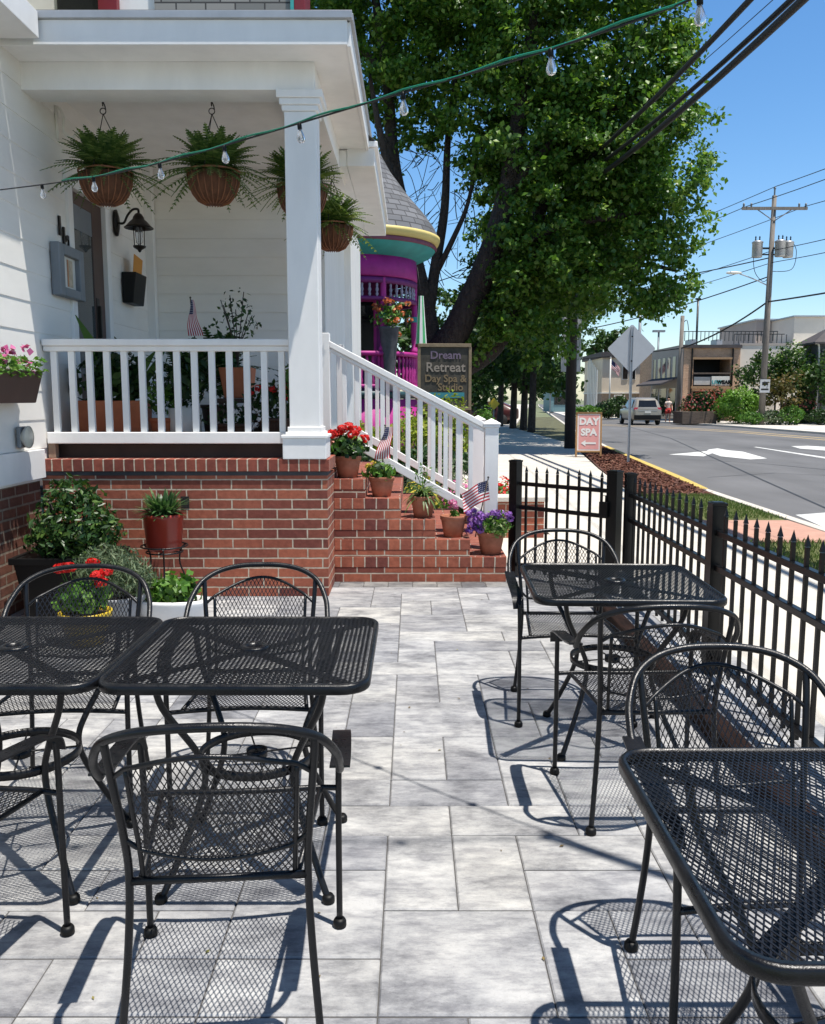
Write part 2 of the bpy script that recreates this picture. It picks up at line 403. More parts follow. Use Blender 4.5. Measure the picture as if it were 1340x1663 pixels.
# leaves (numpy) --------------------------------------------------------
def leaf_mesh(name, C, Nn, size, aspect, mat, parent=None, fold=.25, jitter=.6, droop=0, extra=None):
    n = len(C); C = np.asarray(C, float); Nn = np.asarray(Nn, float)
    A = RNG.normal(size=(n, 3)); nrm = Nn+RNG.normal(size=(n, 3))*jitter; nrm /= np.linalg.norm(nrm, axis=1)[:, None]
    A -= (A*nrm).sum(1)[:, None]*nrm; A[:, 2] -= droop; A /= np.linalg.norm(A, axis=1)[:, None]
    B = np.cross(nrm, A)
    s = (size*RNG.uniform(.7, 1.25, n))[:, None] if np.isscalar(size) else size[:, None]
    L = A*s*.5; W = B*s*.5*aspect; up = nrm*s*fold*.5*aspect
    V = np.stack([C-L, C-L*.1+W+up, C+L, C-L*.1-W+up], 1).reshape(-1, 3)
    k = np.arange(n)[:, None]*4
    Fc = np.concatenate([k+np.array([[0, 1, 2]]), k+np.array([[0, 2, 3]])], 1).reshape(-1, 3)
    me = bpy.data.meshes.new(name); nv, nf = len(V), len(Fc)
    me.vertices.add(nv); me.vertices.foreach_set('co', V.ravel())
    me.loops.add(nf*3); me.loops.foreach_set('vertex_index', Fc.ravel().astype(np.int32))
    me.polygons.add(nf); me.polygons.foreach_set('loop_start', np.arange(0, nf*3, 3, dtype=np.int32))
    me.materials.append(mat); me.update(calc_edges=True)
    return link(name, me, parent)
def ball_pts(n, c, r, inner=.55, flat=None):
    d = RNG.normal(size=(n, 3)); d /= np.linalg.norm(d, axis=1)[:, None]
    rr = (inner+(1-inner)*RNG.uniform(0, 1, n)**.7)[:, None]
    lump = 1+.12*np.sin(d[:, 0:1]*5+c[0]*3)+.1*np.sin(d[:, 1:2]*7+1)+.08*np.sin(d[:, 2:3]*6+2)
    p = np.array(c)+d*rr*np.array(r)*lump
    return p, d
def bush(name, label, cat, c, r, n, size, mat, group=None, stem=True, aspect=.5, flowers=None, lumps=0, inner=.5):
    t = thing(name, label, cat, (c[0], c[1], c[2]-r[2]), 0, group)
    p, d = ball_pts(n, (0, 0, r[2]), r, inner)
    if lumps:
        for _ in range(lumps):
            a = RNG.normal(size=3); a[2] = abs(a[2])*.8; a /= np.linalg.norm(a)
            q, e = ball_pts(n//5, (a[0]*r[0]*.75, a[1]*r[1]*.75, r[2]+a[2]*r[2]*.75), np.array(r)*.42, .4)
            p = np.vstack([p, q]); d = np.vstack([d, e])
    p[:, 2] = np.maximum(p[:, 2], .01)
    leaf_mesh('foliage', p, d, size, aspect, mat, t)
    if stem:
        m = MB()
        for i in range(5):
            a = i*1.26; m.tube(bez([(0, 0, 0), (.1*r[0]*math.cos(a), .1*r[1]*math.sin(a), r[2]*.6), (.6*r[0]*math.cos(a), .6*r[1]*math.sin(a), r[2]*1.4)], 4), max(.008, .04*r[0]), 5, scale=[1-.07*i for i in range(9)])
        m.build('stems', mBark, t)
    if flowers:
        fm, fn, fs = flowers
        q, e = ball_pts(fn, (0, 0, r[2]), np.array(r)*1.06, .92); k = q[:, 2] > r[2]*.8
        leaf_mesh('blossom', q[k], e[k], fs, .8, fm, t, jitter=.3)
    return t
# ================================================================== SETTING
struct(MB().box(-3000, 3000, -3000, 3000, -.3, -.15).build('ground', mGround))
CURB = [(4.86, -30), (4.87, 10.1), (5.0, 14.5), (5.25, 16.6), (6.35, 28), (8.4, 45), (12.9, 78), (19.5, 130), (31, 212), (45, 310)]
FARC = [(19.9, 41), (19.2, 51.5), (18.3, 60.5), (17.3, 66)]
FAR2 = [(13.9, 76), (16.2, 95), (21.5, 141), (33, 216), (47, 312)]
# road: wide asphalt sheet
mb = MB(); mb.poly([(4.8, -60, -.12), (60, -60, -.12), (60, 120, -.12), (60, 330, -.12), (44, 330, -.12)]+[(x, y, -.12) for x, y in reversed(CURB[1:])], 0)
struct(mb.build('road', mAsphalt))
# patio: individually cut pavers over a dark joint bed
PX0, PY0, U = -.086, 1.94, .222
mb = MB()
def paver(x0, x1, y0, y1, mi=0):
    g = .0019; c = .0042; x0 += g; x1 -= g; y0 += g*1.9; y1 -= g*1.9; z = RNG.uniform(-.0012, .0012)
    k = len(mb.v)
    mb.v += [(x0, y0, -.02), (x1, y0, -.02), (x1, y1, -.02), (x0, y1, -.02), (x0, y0, z-c), (x1, y0, z-c), (x1, y1, z-c), (x0, y1, z-c),
             (x0+c, y0+c, z), (x1-c, y0+c, z), (x1-c, y1-c, z), (x0+c, y1-c, z)]
    mb.face((k+8, k+9, k+10, k+11), mi)
    for i in range(4):
        j = (i+1) % 4; mb.face((k+i, k+j, k+4+j, k+4+i), mi); mb.face((k+4+i, k+4+j, k+8+j, k+8+i), mi)
NX, NY, OX, OY = 24, 29, 15, 7
used = [[False]*NY for _ in range(NX)]
def put(i, j, a, b):
    if i+a > NX or j+b > NY or any(used[i+p][j+q] for p in range(a) for q in range(b)): return False
    for p in range(a):
        for q in range(b): used[i+p][j+q] = True
    paver(PX0+(i-OX)*U, PX0+(i-OX+a)*U, PY0+(j-OY)*U, PY0+(j-OY+b)*U); return True
# slabs in the aisle as laid in the photograph
for a in ((0, 0, 2, 2), (0, 2, 1, 2), (1, 2, 1, 2), (2, 2, 2, 1), (-1, 4, 2, 1), (1, 4, 2, 1), (0, 5, 2, 1), (2, 5, 1, 2), (0, 6, 1, 2), (1, 6, 2, 2), (0, 8, 2, 2), (2, 8, 1, 2), (0, 10, 1, 2), (1, 10, 1, 1), (1, 11, 1, 1), (-2, 0, 2, 1), (-2, 1, 2, 2), (-1, 3, 1, 1), (2, 0, 1, 2), (3, 1, 1, 1), (-2, 5, 2, 1), (-1, 6, 1, 2)):
    put(a[0]+OX, a[1]+OY, a[2], a[3])
SZ = [(2, 2), (1, 1), (2, 1), (2, 1), (3, 1), (2, 1), (2, 2), (1, 2), (3, 1), (3, 2)]
for j in range(NY):
    for i in range(NX):
        if used[i][j]: continue
        c = SZ[:]; random.shuffle(c)
        for (a, b) in c+[(1, 1)]:
            if put(i, j, a, b): break
yb = PY0+(NY-OY)*U
x = -3.4
while x < 1.9: paver(x, x+.2, yb+.004, yb+.25, 1); x += .2
for yy in (yb+.254, yb+.47, yb+.69):
    x = .78
    while x < 1.6: paver(x, min(x+.22, 1.62), yy, yy+.216); x += .22
struct(mb.build('patio', [mPaver, mPaverDark]))
struct(MB().box(-3.6, 1.70, -.6, 7.9, -.14, -.006).build('patio_bed', mJoint))
# sidewalk, verge, mulch and kerbs on the near side
def off(poly, d): return [(x-d, y) for x, y in poly]
near = CURB[1:]
sw = MB()
sw.prism([(1.704, -10), (3.55, -10), (3.55, 14), (4.1, 19), (5.5, 30), (5.5, 47), (9.5, 76), (28.5, 212), (43, 310), (30, 310), (10, 120), (2.0, 45), (1.6, 20), (1.55, 9.5), (1.704, 7.4)], -.14, -.002)
struct(sw.build('sidewalk', mConc))
struct(MB().prism([(.79, 7.91), (1.70, 7.91), (1.549, 9.5), (1.545, 9.62), (-.9, 9.62), (-.9, 9.12), (.79, 9.12)], -.14, -.004).build('sidewalk', mConc))
struct(MB().prism([(1.5, 9.63), (1.55, 9.63), (1.6, 20), (2.0, 45), (-12, 45), (-12, 15), (-.9, 15), (-.9, 9.63)], -.14, -.012).build('garden_soil', mSoil))
struct(MB().prism([(3.552, -10), (4.715, -10), (4.72, 9.05), (3.552, 9.05)], -.14, -.008).build('verge_soil', mGrassBase))
struct(MB().prism([(3.552, 10.75), (4.72, 10.75), (4.82, 13.6), (3.552, 13.6)], -.14, -.008).build('verge_soil', mGrassBase))
struct(MB().prism([(3.552, 9.06), (4.72, 9.06), (4.72, 10.74), (3.552, 10.74)], -.14, .002).build('brick_walk', mPinkPave))
struct(MB().prism([(3.7, 13.61), (4.82, 13.61), (5.08, 16.7), (6.18, 28), (6.3, 29.2), (5.52, 29.2), (4.12, 19), (3.57, 14)], -.14, .012).build('mulch_bed', mMulch))
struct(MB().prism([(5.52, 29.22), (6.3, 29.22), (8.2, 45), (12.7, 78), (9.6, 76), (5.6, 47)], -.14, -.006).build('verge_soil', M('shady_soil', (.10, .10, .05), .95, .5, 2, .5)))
def chips(n):
    y = RNG.uniform(13.7, 28.5, n); xl = np.interp(y, [13.6, 14, 19, 29], [3.7, 3.6, 4.15, 5.5]); xr = np.interp(y, [13.6, 16.7, 28, 29], [4.8, 5.05, 6.15, 6.25]); u = RNG.uniform(0, 1, n)
    p = np.stack([xl+(xr-xl)*u, y, RNG.uniform(.014, .035, n)], 1)
    o = leaf_mesh('mulch_chips', p, np.tile([0, 0, 1.], (n, 1)), .09, .4, LEAF('chip', (.05, .02, .014), (.16, .07, .05), (.24, .13, .09), .9, .02, .1), jitter=.35); o['kind'] = 'stuff'; o['label'] = 'loose red brown wood chips on the mulch strip by the yellow kerb'; o['category'] = 'mulch'
chips(7000)
def kerb(line, w_, z1, mat, name='kerb'):
    m = MB(); n = len(line)
    for i in range(n-1):
        (x0, y0), (x1, y1) = line[i], line[i+1]
        m.prism([(x0-w_, y0), (x0, y0), (x1, y1), (x1-w_, y1)], -.15, z1)
    return struct(m.build(name, mat, bevel=.012))
kerb([(4.86, -20), (4.87, 10.1), (5.0, 14.5)], .14, .012, mConc)
kerb([(5.003, 14.51), (5.25, 16.6), (6.35, 28)], .16, .022, mYelCurb, 'yellow_kerb')
kerb([(6.355, 28.01), (8.4, 45), (12.9, 78), (31, 212), (45, 310)], .18, .012, mConc)
# grass blades on the verge (uncountable)
def grass(name, rects, dens):
    pts = []
    for (x0, x1, y0, y1) in rects:
        n = int((x1-x0)*(y1-y0)*dens); pts.append(np.stack([RNG.uniform(x0, x1, n), RNG.uniform(y0, y1, n), np.full(n, .025)], 1))
    p = np.vstack(pts); nn = np.tile([0, 0, .25], (len(p), 1))+RNG.normal(size=(len(p), 3))*np.array([.9, .9, .05])
    o = leaf_mesh(name, p, nn, .06, .14, mGrass, jitter=.1, droop=2.5); o['kind'] = 'stuff'; o['label'] = 'green grass growing on the verge beyond the black fence'; o['category'] = 'grass'; return o
grass('grass', [(3.56, 4.7, 4, 9.04), (3.56, 4.72, 10.76, 13.58)], 1500)
# far side pavements
m = MB(); m.prism([(19.9, 30), (60, 30), (60, 100), (17.5, 100), (17.3, 66), (18.3, 60.5), (19.2, 51.5)], -.149, -.02); struct(m.build('far_sidewalk', mConcPale))
m = MB(); m.prism(FAR2+[(52, 312), (30, 150), (17.2, 100), (17.2, 78), (14.8, 75)], -.149, -.02); struct(m.build('far_sidewalk', mConcPale))
n_ = 90; p_ = np.stack([RNG.uniform(-2.4, 1.5, n_), RNG.uniform(1.0, 6.7, n_), np.full(n_, .004)], 1)
o_ = leaf_mesh('leaf_litter', p_, np.tile([0, 0, 1.], (n_, 1)), RNG.uniform(.006, .022, n_), .5, LEAF('dry_leaf', (.10, .07, .03), (.22, .16, .07), (.25, .25, .08), .8, .1, .2), jitter=.12); o_['kind'] = 'stuff'; o_['label'] = 'scattered dry leaf bits lying on the grey pavers'; o_['category'] = 'leaf litter'
# road markings
def paint(name, px, mat, z=-.116):
    m = MB(); P = [G(x, y, z) for x, y in px]; a = sum(P[i].x*P[(i+1) % len(P)].y-P[(i+1) % len(P)].x*P[i].y for i in range(len(P)))
    m.poly(P if a > 0 else P[::-1]); return struct(m.build(name, mat))
paint('turn_arrow', [(1086, 738), (1148, 732.5), (1151, 730), (1165, 728), (1182, 731), (1207, 733.5), (1246, 744.5), (1219, 746), (1171, 741), (1157, 736), (1143, 741)], mWhiteLine)
paint('lane_line', [(1224, 726), (1228, 725.6), (1380, 748), (1380, 751)], mWhiteLine)
paint('turn_arrow', [(1285, 724.5), (1312, 724), (1400, 729), (1400, 733), (1340, 731.5), (1300, 728.5)], mWhiteLine)
paint('stop_line', [(1292, 836), (1400, 828), (1400, 866), (1340, 857)], mWhiteLine)
def strip(name, pts, wd, mat, z=-.116):
    m = MB(); P = [G(*p, z) for p in pts]
    for a, b in zip(P[:-1], P[1:]):
        n = Vector((-(b-a).y, (b-a).x, 0)).normalized()*wd/2; m.quad(a+n, a-n, b-n, b+n)
    return struct(m.build(name, mat))
strip('centre_line', [(960, 688.5), (1080, 693), (1200, 700), (1340, 711.5), (1500, 726)], .22, mYelLine)
strip('centre_line', [(960, 690), (1080, 695), (1200, 702.3), (1340, 714.5), (1500, 730)], .22, mYelLine)
strip('road_seam', [(1010, 690), (1090, 712), (1240, 780), (1420, 860)], .05, M('tar', (.03, .03, .03), .6))
strip('road_seam', [(1100, 745), (1230, 752), (1400, 768)], .035, M('tar', (.03, .03, .03), .6), -.1155)
strip('road_seam', [(1150, 775), (1260, 768), (1400, 775)], .025, M('tar', (.03, .03, .03), .6), -.1152)
# ================================================================== TABLES
def rrect(w_, h_, r, n=6):
    out = []
    for cx, cy, a in ((w_/2-r, h_/2-r, 0), (-w_/2+r, h_/2-r, 1), (-w_/2+r, -h_/2+r, 2), (w_/2-r, -h_/2+r, 3)):
        for i in range(n+1): t = (a+i/n)*PI/2; out.append((cx+r*math.cos(t), cy+r*math.sin(t)))
    return out
TG = 'black mesh patio tables'
def make_table():
    t = thing('patio_table', 'x', 'table', group=TG); ZT = .72; S = .745
    m = MB(); emesh(m, rrect(S-.01, S-.01, .065), .0128, .029, .0031, .0016, lambda u, v, w_: (u, v, ZT-.004+w_)); m.build('mesh_top', mMesh, t)
    m = MB(); rr = rrect(S, S, .07)
    m.sweep([(x, y, ZT-.016) for x, y in rr], [(-.004, -.012), (.010, -.012), (.0125, -.008), (.0125, .011), (.008, .0165), (-.003, .0175)], True, (0, 0, 1))
    m.build('rim', mIron, t)
    m = MB()
    for a in (1, -1): m.strap([(-.33, -.33*a, ZT-.0145-.004*(a > 0)), (.33, .33*a, ZT-.0145-.004*(a > 0))], .036, .004)
    m.build('cross_brace', mIron, t)
    m = MB(); m.lathe([(.026, -.012), (.045, -.012), (.047, -.002), (.043, .004), (.026, .004), (.026, -.012)], (0, 0, ZT), 20); m.build('umbrella_ring', mIron, t)
    for sx in (1, -1):
        for sy in (1, -1):
            m = MB(); m.tube(bez([(sx*.25, sy*.25, ZT-.02), (sx*.232, sy*.232, .60), (sx*.162, sy*.162, .45), (sx*.136, sy*.136, .365), (sx*.15, sy*.15, .27), (sx*.212, sy*.212, .1), (sx*.25, sy*.25, .012)], 6), .0105, 10)
            l = m.build('leg', mIron, t)
            m = MB(); m.lathe([(0, .026), (.014, .026), (.019, .018), (.0195, .004), (.016, 0), (0, 0)], (sx*.252, sy*.252, .0), 14); m.build('foot', mBlackPlastic, l)
    m = MB(); m.sweep([(.182*math.cos(a*2*PI/40), .182*math.sin(a*2*PI/40), .365) for a in range(40)], [(-.0035, -.014), (.0035, -.014), (.0035, .014), (-.0035, .014)], True, (0, 0, 1))
    m.build('ring', mIron, t)
    m = MB()
    for a in (0.3, .3+PI/2): m.tube([(-.18*math.cos(a), -.18*math.sin(a), .366), (.18*math.cos(a), .18*math.sin(a), .366)], .0032, 6)
    m.sweep([(.032*math.cos(a*PI/10), .032*math.sin(a*PI/10), .366) for a in range(20)], [(-.002, -.012), (.002, -.012), (.002, .012), (-.002, .012)], True, (0, 0, 1))
    m.build('ring_spoke', mIron, t); return t
tab = make_table()
TABLES = [(-.505, 2.675, 0, PI/2, 'black mesh table in front of the red geranium side, ringed by two chairs left of the aisle'),
          (-1.272, 2.675, 0, PI/2, 'black mesh table cut off by the left picture edge, butted against its twin'),
          (.885, 3.70, -2, 0, 'black mesh table farther off, beside the black picket fence and gate'),
          (.835, 1.485, 0, 0, 'black mesh table nearest the viewer at the lower right corner')]
TABLES[0] = TABLES[0][:4]+('black mesh table left of the paved aisle, its umbrella ring showing in the middle',)
for i, (x, y, a, b, lb) in enumerate(TABLES):
    o = tab if i == 0 else dup(tab); o.location = (x, y, 0); o.rotation_euler = (0, 0, rad(a)+b); o['label'] = lb
# ================================================================== CHAIRS (front is +y)
CG = 'black wrought iron patio armchairs'
def make_chair():
    t = thing('patio_chair', 'x', 'chair', group=CG)
    m = MB(); half = [(.0, -.345, .832), (.09, -.340, .828), (.17, -.318, .811), (.232, -.275, .775), (.266, -.215, .715), (.274, -.165, .665), (.274, -.14, .642)]
    path = bez([(-x, y, z) for x, y, z in reversed(half[1:])]+half, 6); m.tube(path, .0102, 12); m.build('hoop', mIron, t)
    for s in (1, -1):
        m = MB(); m.strap(bez([(s*.274, -.15, .652), (s*.277, -.06, .638), (s*.279, .05, .628), (s*.279, .15, .616), (s*.277, .205, .596), (s*.273, .226, .555)], 6), .048, .0055, (0, .35, 1))
        a = m.build('armrest', mIron, t)
        m = MB(); m.tube(bez([(s*.27, .222, .58), (s*.268, .232, .5), (s*.266, .236, .3), (s*.266, .238, .012)], 5), .0092, 10)
        l = m.build('leg', mIron, t)
        m = MB(); m.lathe([(0, .026), (.014, .026), (.019, .018), (.0195, .004), (.016, 0), (0, 0)], (s*.266, .238, 0), 14); m.build('foot', mBlackPlastic, l)
        m = MB(); m.tube(bez([(s*.222, -.285, .783), (s*.217, -.262, .70), (s*.205, -.228, .55), (s*.2, -.212, .43), (s*.208, -.222, .25), (s*.228, -.252, .012)], 6), .0092, 10)
        l = m.build('leg', mIron, t)
        m = MB(); m.lathe([(0, .026), (.014, .026), (.019, .018), (.0195, .004), (.016, 0), (0, 0)], (s*.2285, -.253, 0), 14); m.build('foot', mBlackPlastic, l)
    ZS = .425
    m = MB(); emesh(m, [(-.175, -.205), (.175, -.205), (.215, .215), (-.215, .215)], .0145, .032, .0026, .0016, lambda u, v, w_: (u, v, ZS+w_-.012*math.cos(min(1.5, abs(v/.22)*1.5))*math.cos(min(1.5, abs(u/.2)*1.5))), sub=6)
    m.build('seat', mMesh, t)
    m = MB()
    m.tube(bez([(-.262, .235, ZS-.004), (-.2, .232, ZS), (-.1, .222, ZS+.002), (0, .218, ZS+.003), (.1, .222, ZS+.002), (.2, .232, ZS), (.262, .235, ZS-.004)], 5), .0085, 8)
    m.tube([(-.195, -.212, ZS), (.195, -.212, ZS)], .0095, 8)
    for s in (1, -1): m.tube([(s*.176, -.208, ZS), (s*.216, .222, ZS)], .0075, 8)
    m.build('seat_frame', mIron, t)
    def back(u, v, w_=0):                       # u across, v = height
        bow = 1-(u/.2)**2
        return (u*(1-.0*v), -.19-.085*bow*min(1, .35+(v-.48)*2.2)-.255*(v-.43)-w_, v)
    arch = [(-.182+.364*i/14, .718+.058*math.sin(PI*i/14)) for i in range(14, -1, -1)]
    low = [(-.172+.344*i/8, .505-.022*math.sin(PI*i/8)) for i in range(9)]
    m = MB(); emesh(m, low+arch, .0155, .03, .0026, .0016, lambda u, v, w_: back(u, v, w_), sub=7); m.build('backrest', mMesh, t)
    m = MB()
    m.tube(bez([(-.216, -.258, .69)]+[back(u, v) for u, v in arch[::-1]]+[(.216, -.258, .69)], 3), .0062, 8)
    m.tube(bez([(-.205, -.226, .535)]+[back(u, v) for u, v in low]+[(.205, -.226, .535)], 3), .0062, 8)
    for s in (1, -1): m.tube(bez([back(s*.182, .715), back(s*.178, .61), back(s*.173, .505), (s*.17, -.206, ZS)], 4), .006, 8)
    m.build('back_frame', mIron, t); return t
ch = make_chair()
CHAIRS = [(-.455, 2.045, 4.6, 'black mesh armchair with its back to the viewer, nearest one left of the aisle'),
          (-.60, 3.13, 183, 'black mesh armchair facing the viewer behind the aisle-side left table'),
          (-1.285, 3.10, 186, 'black mesh armchair facing the viewer in front of the geranium in a yellow pot'),
          (-1.28, 2.08, -10, 'black mesh armchair mostly outside the left edge, one armrest and front leg showing'),
          (.757, 4.07, 180, 'black mesh armchair directly in front of the black gate'),
          (.845, 3.09, 1, 'black mesh armchair seen from behind, between the two right-hand tables'),
          (.83, 1.945, 180, 'black mesh armchair facing the viewer across the nearest right table')]
for i, (x, y, a, lb) in enumerate(CHAIRS):
    o = ch if i == 0 else dup(ch); o.location = (x, y, 0); o.rotation_euler = (0, 0, rad(a)); o['label'] = lb
# ================================================================== FENCE AND GATE
def picket(parent, x, y, z0, z1, rz=0):
    m = MB(); h = .0085; m.box(-h, h, -h, h, z0, z1-.055)
    k = len(m.v); m.v += [(-h*1.25, -h*1.25, z1-.052), (h*1.25, -h*1.25, z1-.052), (h*1.25, h*1.25, z1-.052), (-h*1.25, h*1.25, z1-.052), (0, 0, z1)]
    for i in range(4): m.face((k+i, k+(i+1) % 4, k+4))
    m.face((k+3, k+2, k+1, k))
    o = m.build('picket', mFence, parent, (x, y, 0)); o.rotation_euler = (0, 0, rz); return o
def fpost(parent, x, y, z1, s=.038, rz=0):
    m = MB(); m.box(-s, s, -s, s, -.05, z1-.02); m.box(-s-.004, s+.004, -s-.004, s+.004, z1-.02, z1-.004)
    m.box(-s*.8, s*.8, -s*.8, s*.8, z1-.004, z1)
    o = m.build('post', mFence, parent, (x, y, 0), bevel=.003); o.rotation_euler = (0, 0, rz); return o
FX = 1.652
fn = thing('picket_fence', 'long black metal picket fence running beside the tables along the sidewalk', 'fence', (FX, 6.5, 0))
pp = [6.5, 4.63, 2.75, .9, -.95]
for y in pp: fpost(fn, 0, y-6.5, .955)
for z in (.79, .60, .10):
    for a, b in zip(pp[:-1], pp[1:]):
        m = MB(); m.box(-.017, .017, b+.039-6.5, a-.039-6.5, z-.016, z+.016); m.build('rail', mFence, fn, bevel=.003)
for a, b in zip(pp[:-2], pp[1:-1]):
    n = 14
    for i in range(1, n): picket(fn, 0, a+(b-a)*i/n-6.5, .05, .945)
a, b = Vector((.876, 7.3)), Vector((1.56, 6.62))
gt = thing('fence_gate', 'narrow black picket gate standing at the foot of the brick steps', 'gate', (a.x, a.y, 0), math.atan2((b-a).y, (b-a).x))
Lg = (b-a).length
fpost(gt, 0, 0, 1.0, .04); fpost(gt, Lg, 0, .965, .045)
for z in (.80, .60, .1):
    m = MB(); m.box(.05, Lg-.06, -.016, .016, z-.016, z+.016); m.build('rail', mFence, gt, bevel=.003)
for i in range(8): picket(gt, .115+(Lg-.23)*i/7, 0, .05, .955)
m = MB(); m.box(Lg-.09, Lg-.02, -.075, -.041, .60, .72); m.tube([(Lg-.075, -.058, .72), (Lg-.075, -.058, .77), (Lg-.04, -.058, .77), (Lg-.04, -.058, .72)], .007, 6); m.build('latch', mFence, gt, bevel=.004)
m = MB(); m.box(1.31, 1.41, 2.3, 6.15, 0.004, .085); tag(m.build('landscape_timber', mTimber, bevel=.015), 'dark brown timber edging lying on the pavers along the fence', 'timber')
# ================================================================== WHITE HOUSE WITH PORCH
XW = -2.8; YB = 9.4
def PX(px, py, X):
    d = ray(px, py); t = X/d.x; return Vector((X, d.y*t, H+d.z*t))
def siding_x(m, X, y0, y1, z0, z1, e=.215):      # courses facing +x
    z = z0
    while z < z1-.01:
        t = min(z+e, z1); m.quad((X+.007, y0, z), (X+.007, y1, z), (X+.002, y1, t), (X+.002, y0, t)); m.quad((X+.002, y0, z), (X+.002, y1, z), (X+.007, y1, z), (X+.007, y0, z)); z += e
def siding_y(m, Y, x0, x1, z0, z1, e=.19):      # courses facing -y
    z = z0
    while z < z1-.01:
        t = min(z+e, z1); m.quad((x0, Y-.012, z), (x1, Y-.012, z), (x1, Y-.003, t), (x0, Y-.003, t)); m.quad((x0, Y, z), (x1, Y, z), (x1, Y-.014, z), (x0, Y-.014, z)); z += e
hs = thing('white_house', 'white clapboard house with a brick based porch and hanging ferns', 'house', (XW, 6.5, 0))
hs_o = Vector((XW, 6.5, 0))
def hb(m, name, mat, bevel=0, uv=False, par=None):
    o = m.build(name, mat, par or hs, bevel=bevel, uv=uv); o.location = -hs_o if not par else (0, 0, 0); return o
D0, D1, DZ = 7.30, 8.06, 3.22
m = MB(); siding_x(m, XW, 1.5, D0-.09, 1.14, 4.0); siding_x(m, XW, D1+.09, YB, 1.14, 4.0); siding_x(m, XW, D0-.09, D1+.09, DZ+.1, 4.0)
siding_y(m, YB, XW, -.95, 1.1, 4.0)
hb(m, 'siding', mWhiteSide)
m = MB(); m.box(XW-.3, XW-.003, 1.5, D0-.02, .9, 4.3); m.box(XW-.3, XW-.003, D1+.02, YB+.1, .9, 4.3); m.box(XW-.3, XW-.003, D0-.02, D1+.02, DZ+.02, 4.3)
m.box(XW-.003, -.96, YB+.003, YB+.1, .9, 4.3); m.box(-1.1, -.95, YB+.101, 14.5, 0, 4.0); m.box(-1.05, -.86, 12.3, 14.6, 0, 3.99)
m.box(-4.0, XW-.31, 1.4, 1.5, 0, 6)
hb(m, 'wall', mWhite)
m = MB(); m.box(-1.02, -.925, YB-.03, YB+.09, 1.1, 4.0); m.box(-.949, -.925, YB+.091, YB+.2, .4, 4.0); m.box(XW, XW+.09, YB-.11, YB-.015, 1.1, 4.0); hb(m, 'corner_board', mWhite, .004)
m = MB(); m.box(XW-.2, XW-.02, 1.5, 6.5, -.1, .92); hb(m, 'side_foundation', mOldBrick, uv=True)
m = MB(); m.box(XW-.2, XW+.035, 1.5, 6.49, .92, 1.135); hb(m, 'water_table', mWhite, .004)
# door in the side wall
m = MB(); d_ = MB()
for a, b in ((D0-.10, D0), (D1, D1+.10)): d_.box(XW-.16, XW+.03, a, b, 1.1, DZ)
d_.box(XW-.16, XW+.034, D0-.12, D1+.12, DZ, DZ+.12); hb(d_, 'door_frame', mWhite, .005)
m.box(XW-.06, XW-.012, D0, D0+.035, 1.1, DZ-.003); m.box(XW-.06, XW-.012, D1-.24, D1, 1.1, DZ-.003)
m.box(XW-.06, XW-.012, D0+.035, D1-.24, 1.1, 1.72); m.box(XW-.06, XW-.012, D0+.035, D1-.24, DZ-.10, DZ-.003)
dr = hb(m, 'door', M('brown_door', (.075, .035, .024), .4, .15, 4), .003)
m = MB(); m.box(XW-.045, XW-.02, D0+.035, D1-.24, 1.72, DZ-.10); hb(m, 'pane', mPaneGrey, par=dr); m = MB(); m.box(XW-.0195, XW-.0155, D0+.035, D1-.24, 2.92, DZ-.10); hb(m, 'blind', mGreyMetal, par=dr)
m = MB(); m.box(XW-.011, XW+.02, D1-.20, D1-.17, 2.05, 2.33); m.box(XW-.0115, XW-.006, D1-.22, D1-.15, 2.0, 2.4); hb(m, 'handle', mBronze, .003, par=dr)
m = MB(); m.box(XW-1.2, XW-.35, D0-.3, D1+.6, 1.1, 3.6); hb(m, 'hall', mDarkIn)
# porch base
m = MB(); m.box(XW, -.645, 6.5, 9.3, -.1, .934); bb = hb(m, 'brick_base', mBrick, uv=True)
m = MB(); m.box(XW, -.640, 6.494, 6.75, .934, .966); hb(m, 'mortar_shadow_strip', M('mortar_shadow_dark', (.06, .06, .065), .8, .3, 8), .004)  # painted dark for the mortar and the shadow under the soldier course
m = MB(); m.box(XW, -.628, 6.482, 6.75, .966, 1.058); m.box(-.86, -.628, 6.751, 7.02, .966, 1.058); hb(m, 'soldier_course', mSoldier, .003, uv=True)
m = MB(); m.box(-1.842+.085, -1.78+.085, 6.497, 6.52, .685, .775); hb(m, 'vent', mDarkIn)
m = MB(); m.box(XW, -.95, 6.72, 6.80, 1.058, 1.158); hb(m, 'skirt_board', M('skirt_wood', (.05, .03, .022), .6, .4, 3), .003)
m = MB()
for i in range(28):
    m.box(XW+.002+i*.075, XW+.072+i*.075, 6.81, YB-.02, 1.10, 1.155)
hb(m, 'porch_floor', M('porch_boards', (.12, .075, .05), .6, .25, 4))
# column
m = MB(); cx0, cx1 = -.925, -.694
m.box(cx0, cx1, 6.52, 6.75, 1.30, 3.56); cl = hb(m, 'column', mWhite, .006)
m = MB(); m.box(-.975, -.648, 6.475, 6.80, 1.059, 1.215); m.box(-.985, -.638, 6.465, 6.81, 1.215, 1.24); m.box(-.955, -.665, 6.495, 6.78, 1.24, 1.262); m.box(-.94, -.68, 6.507, 6.765, 1.262, 1.30); hb(m, 'column_base', mWhite, .005, par=cl)
m = MB(); m.box(-.94, -.68, 6.507, 6.765, 3.56, 3.60); m.box(-.955, -.665, 6.495, 6.78, 3.60, 3.645); m.box(-.975, -.645, 6.48, 6.80, 3.645, 3.70); hb(m, 'capital', mWhite, .006, par=cl)
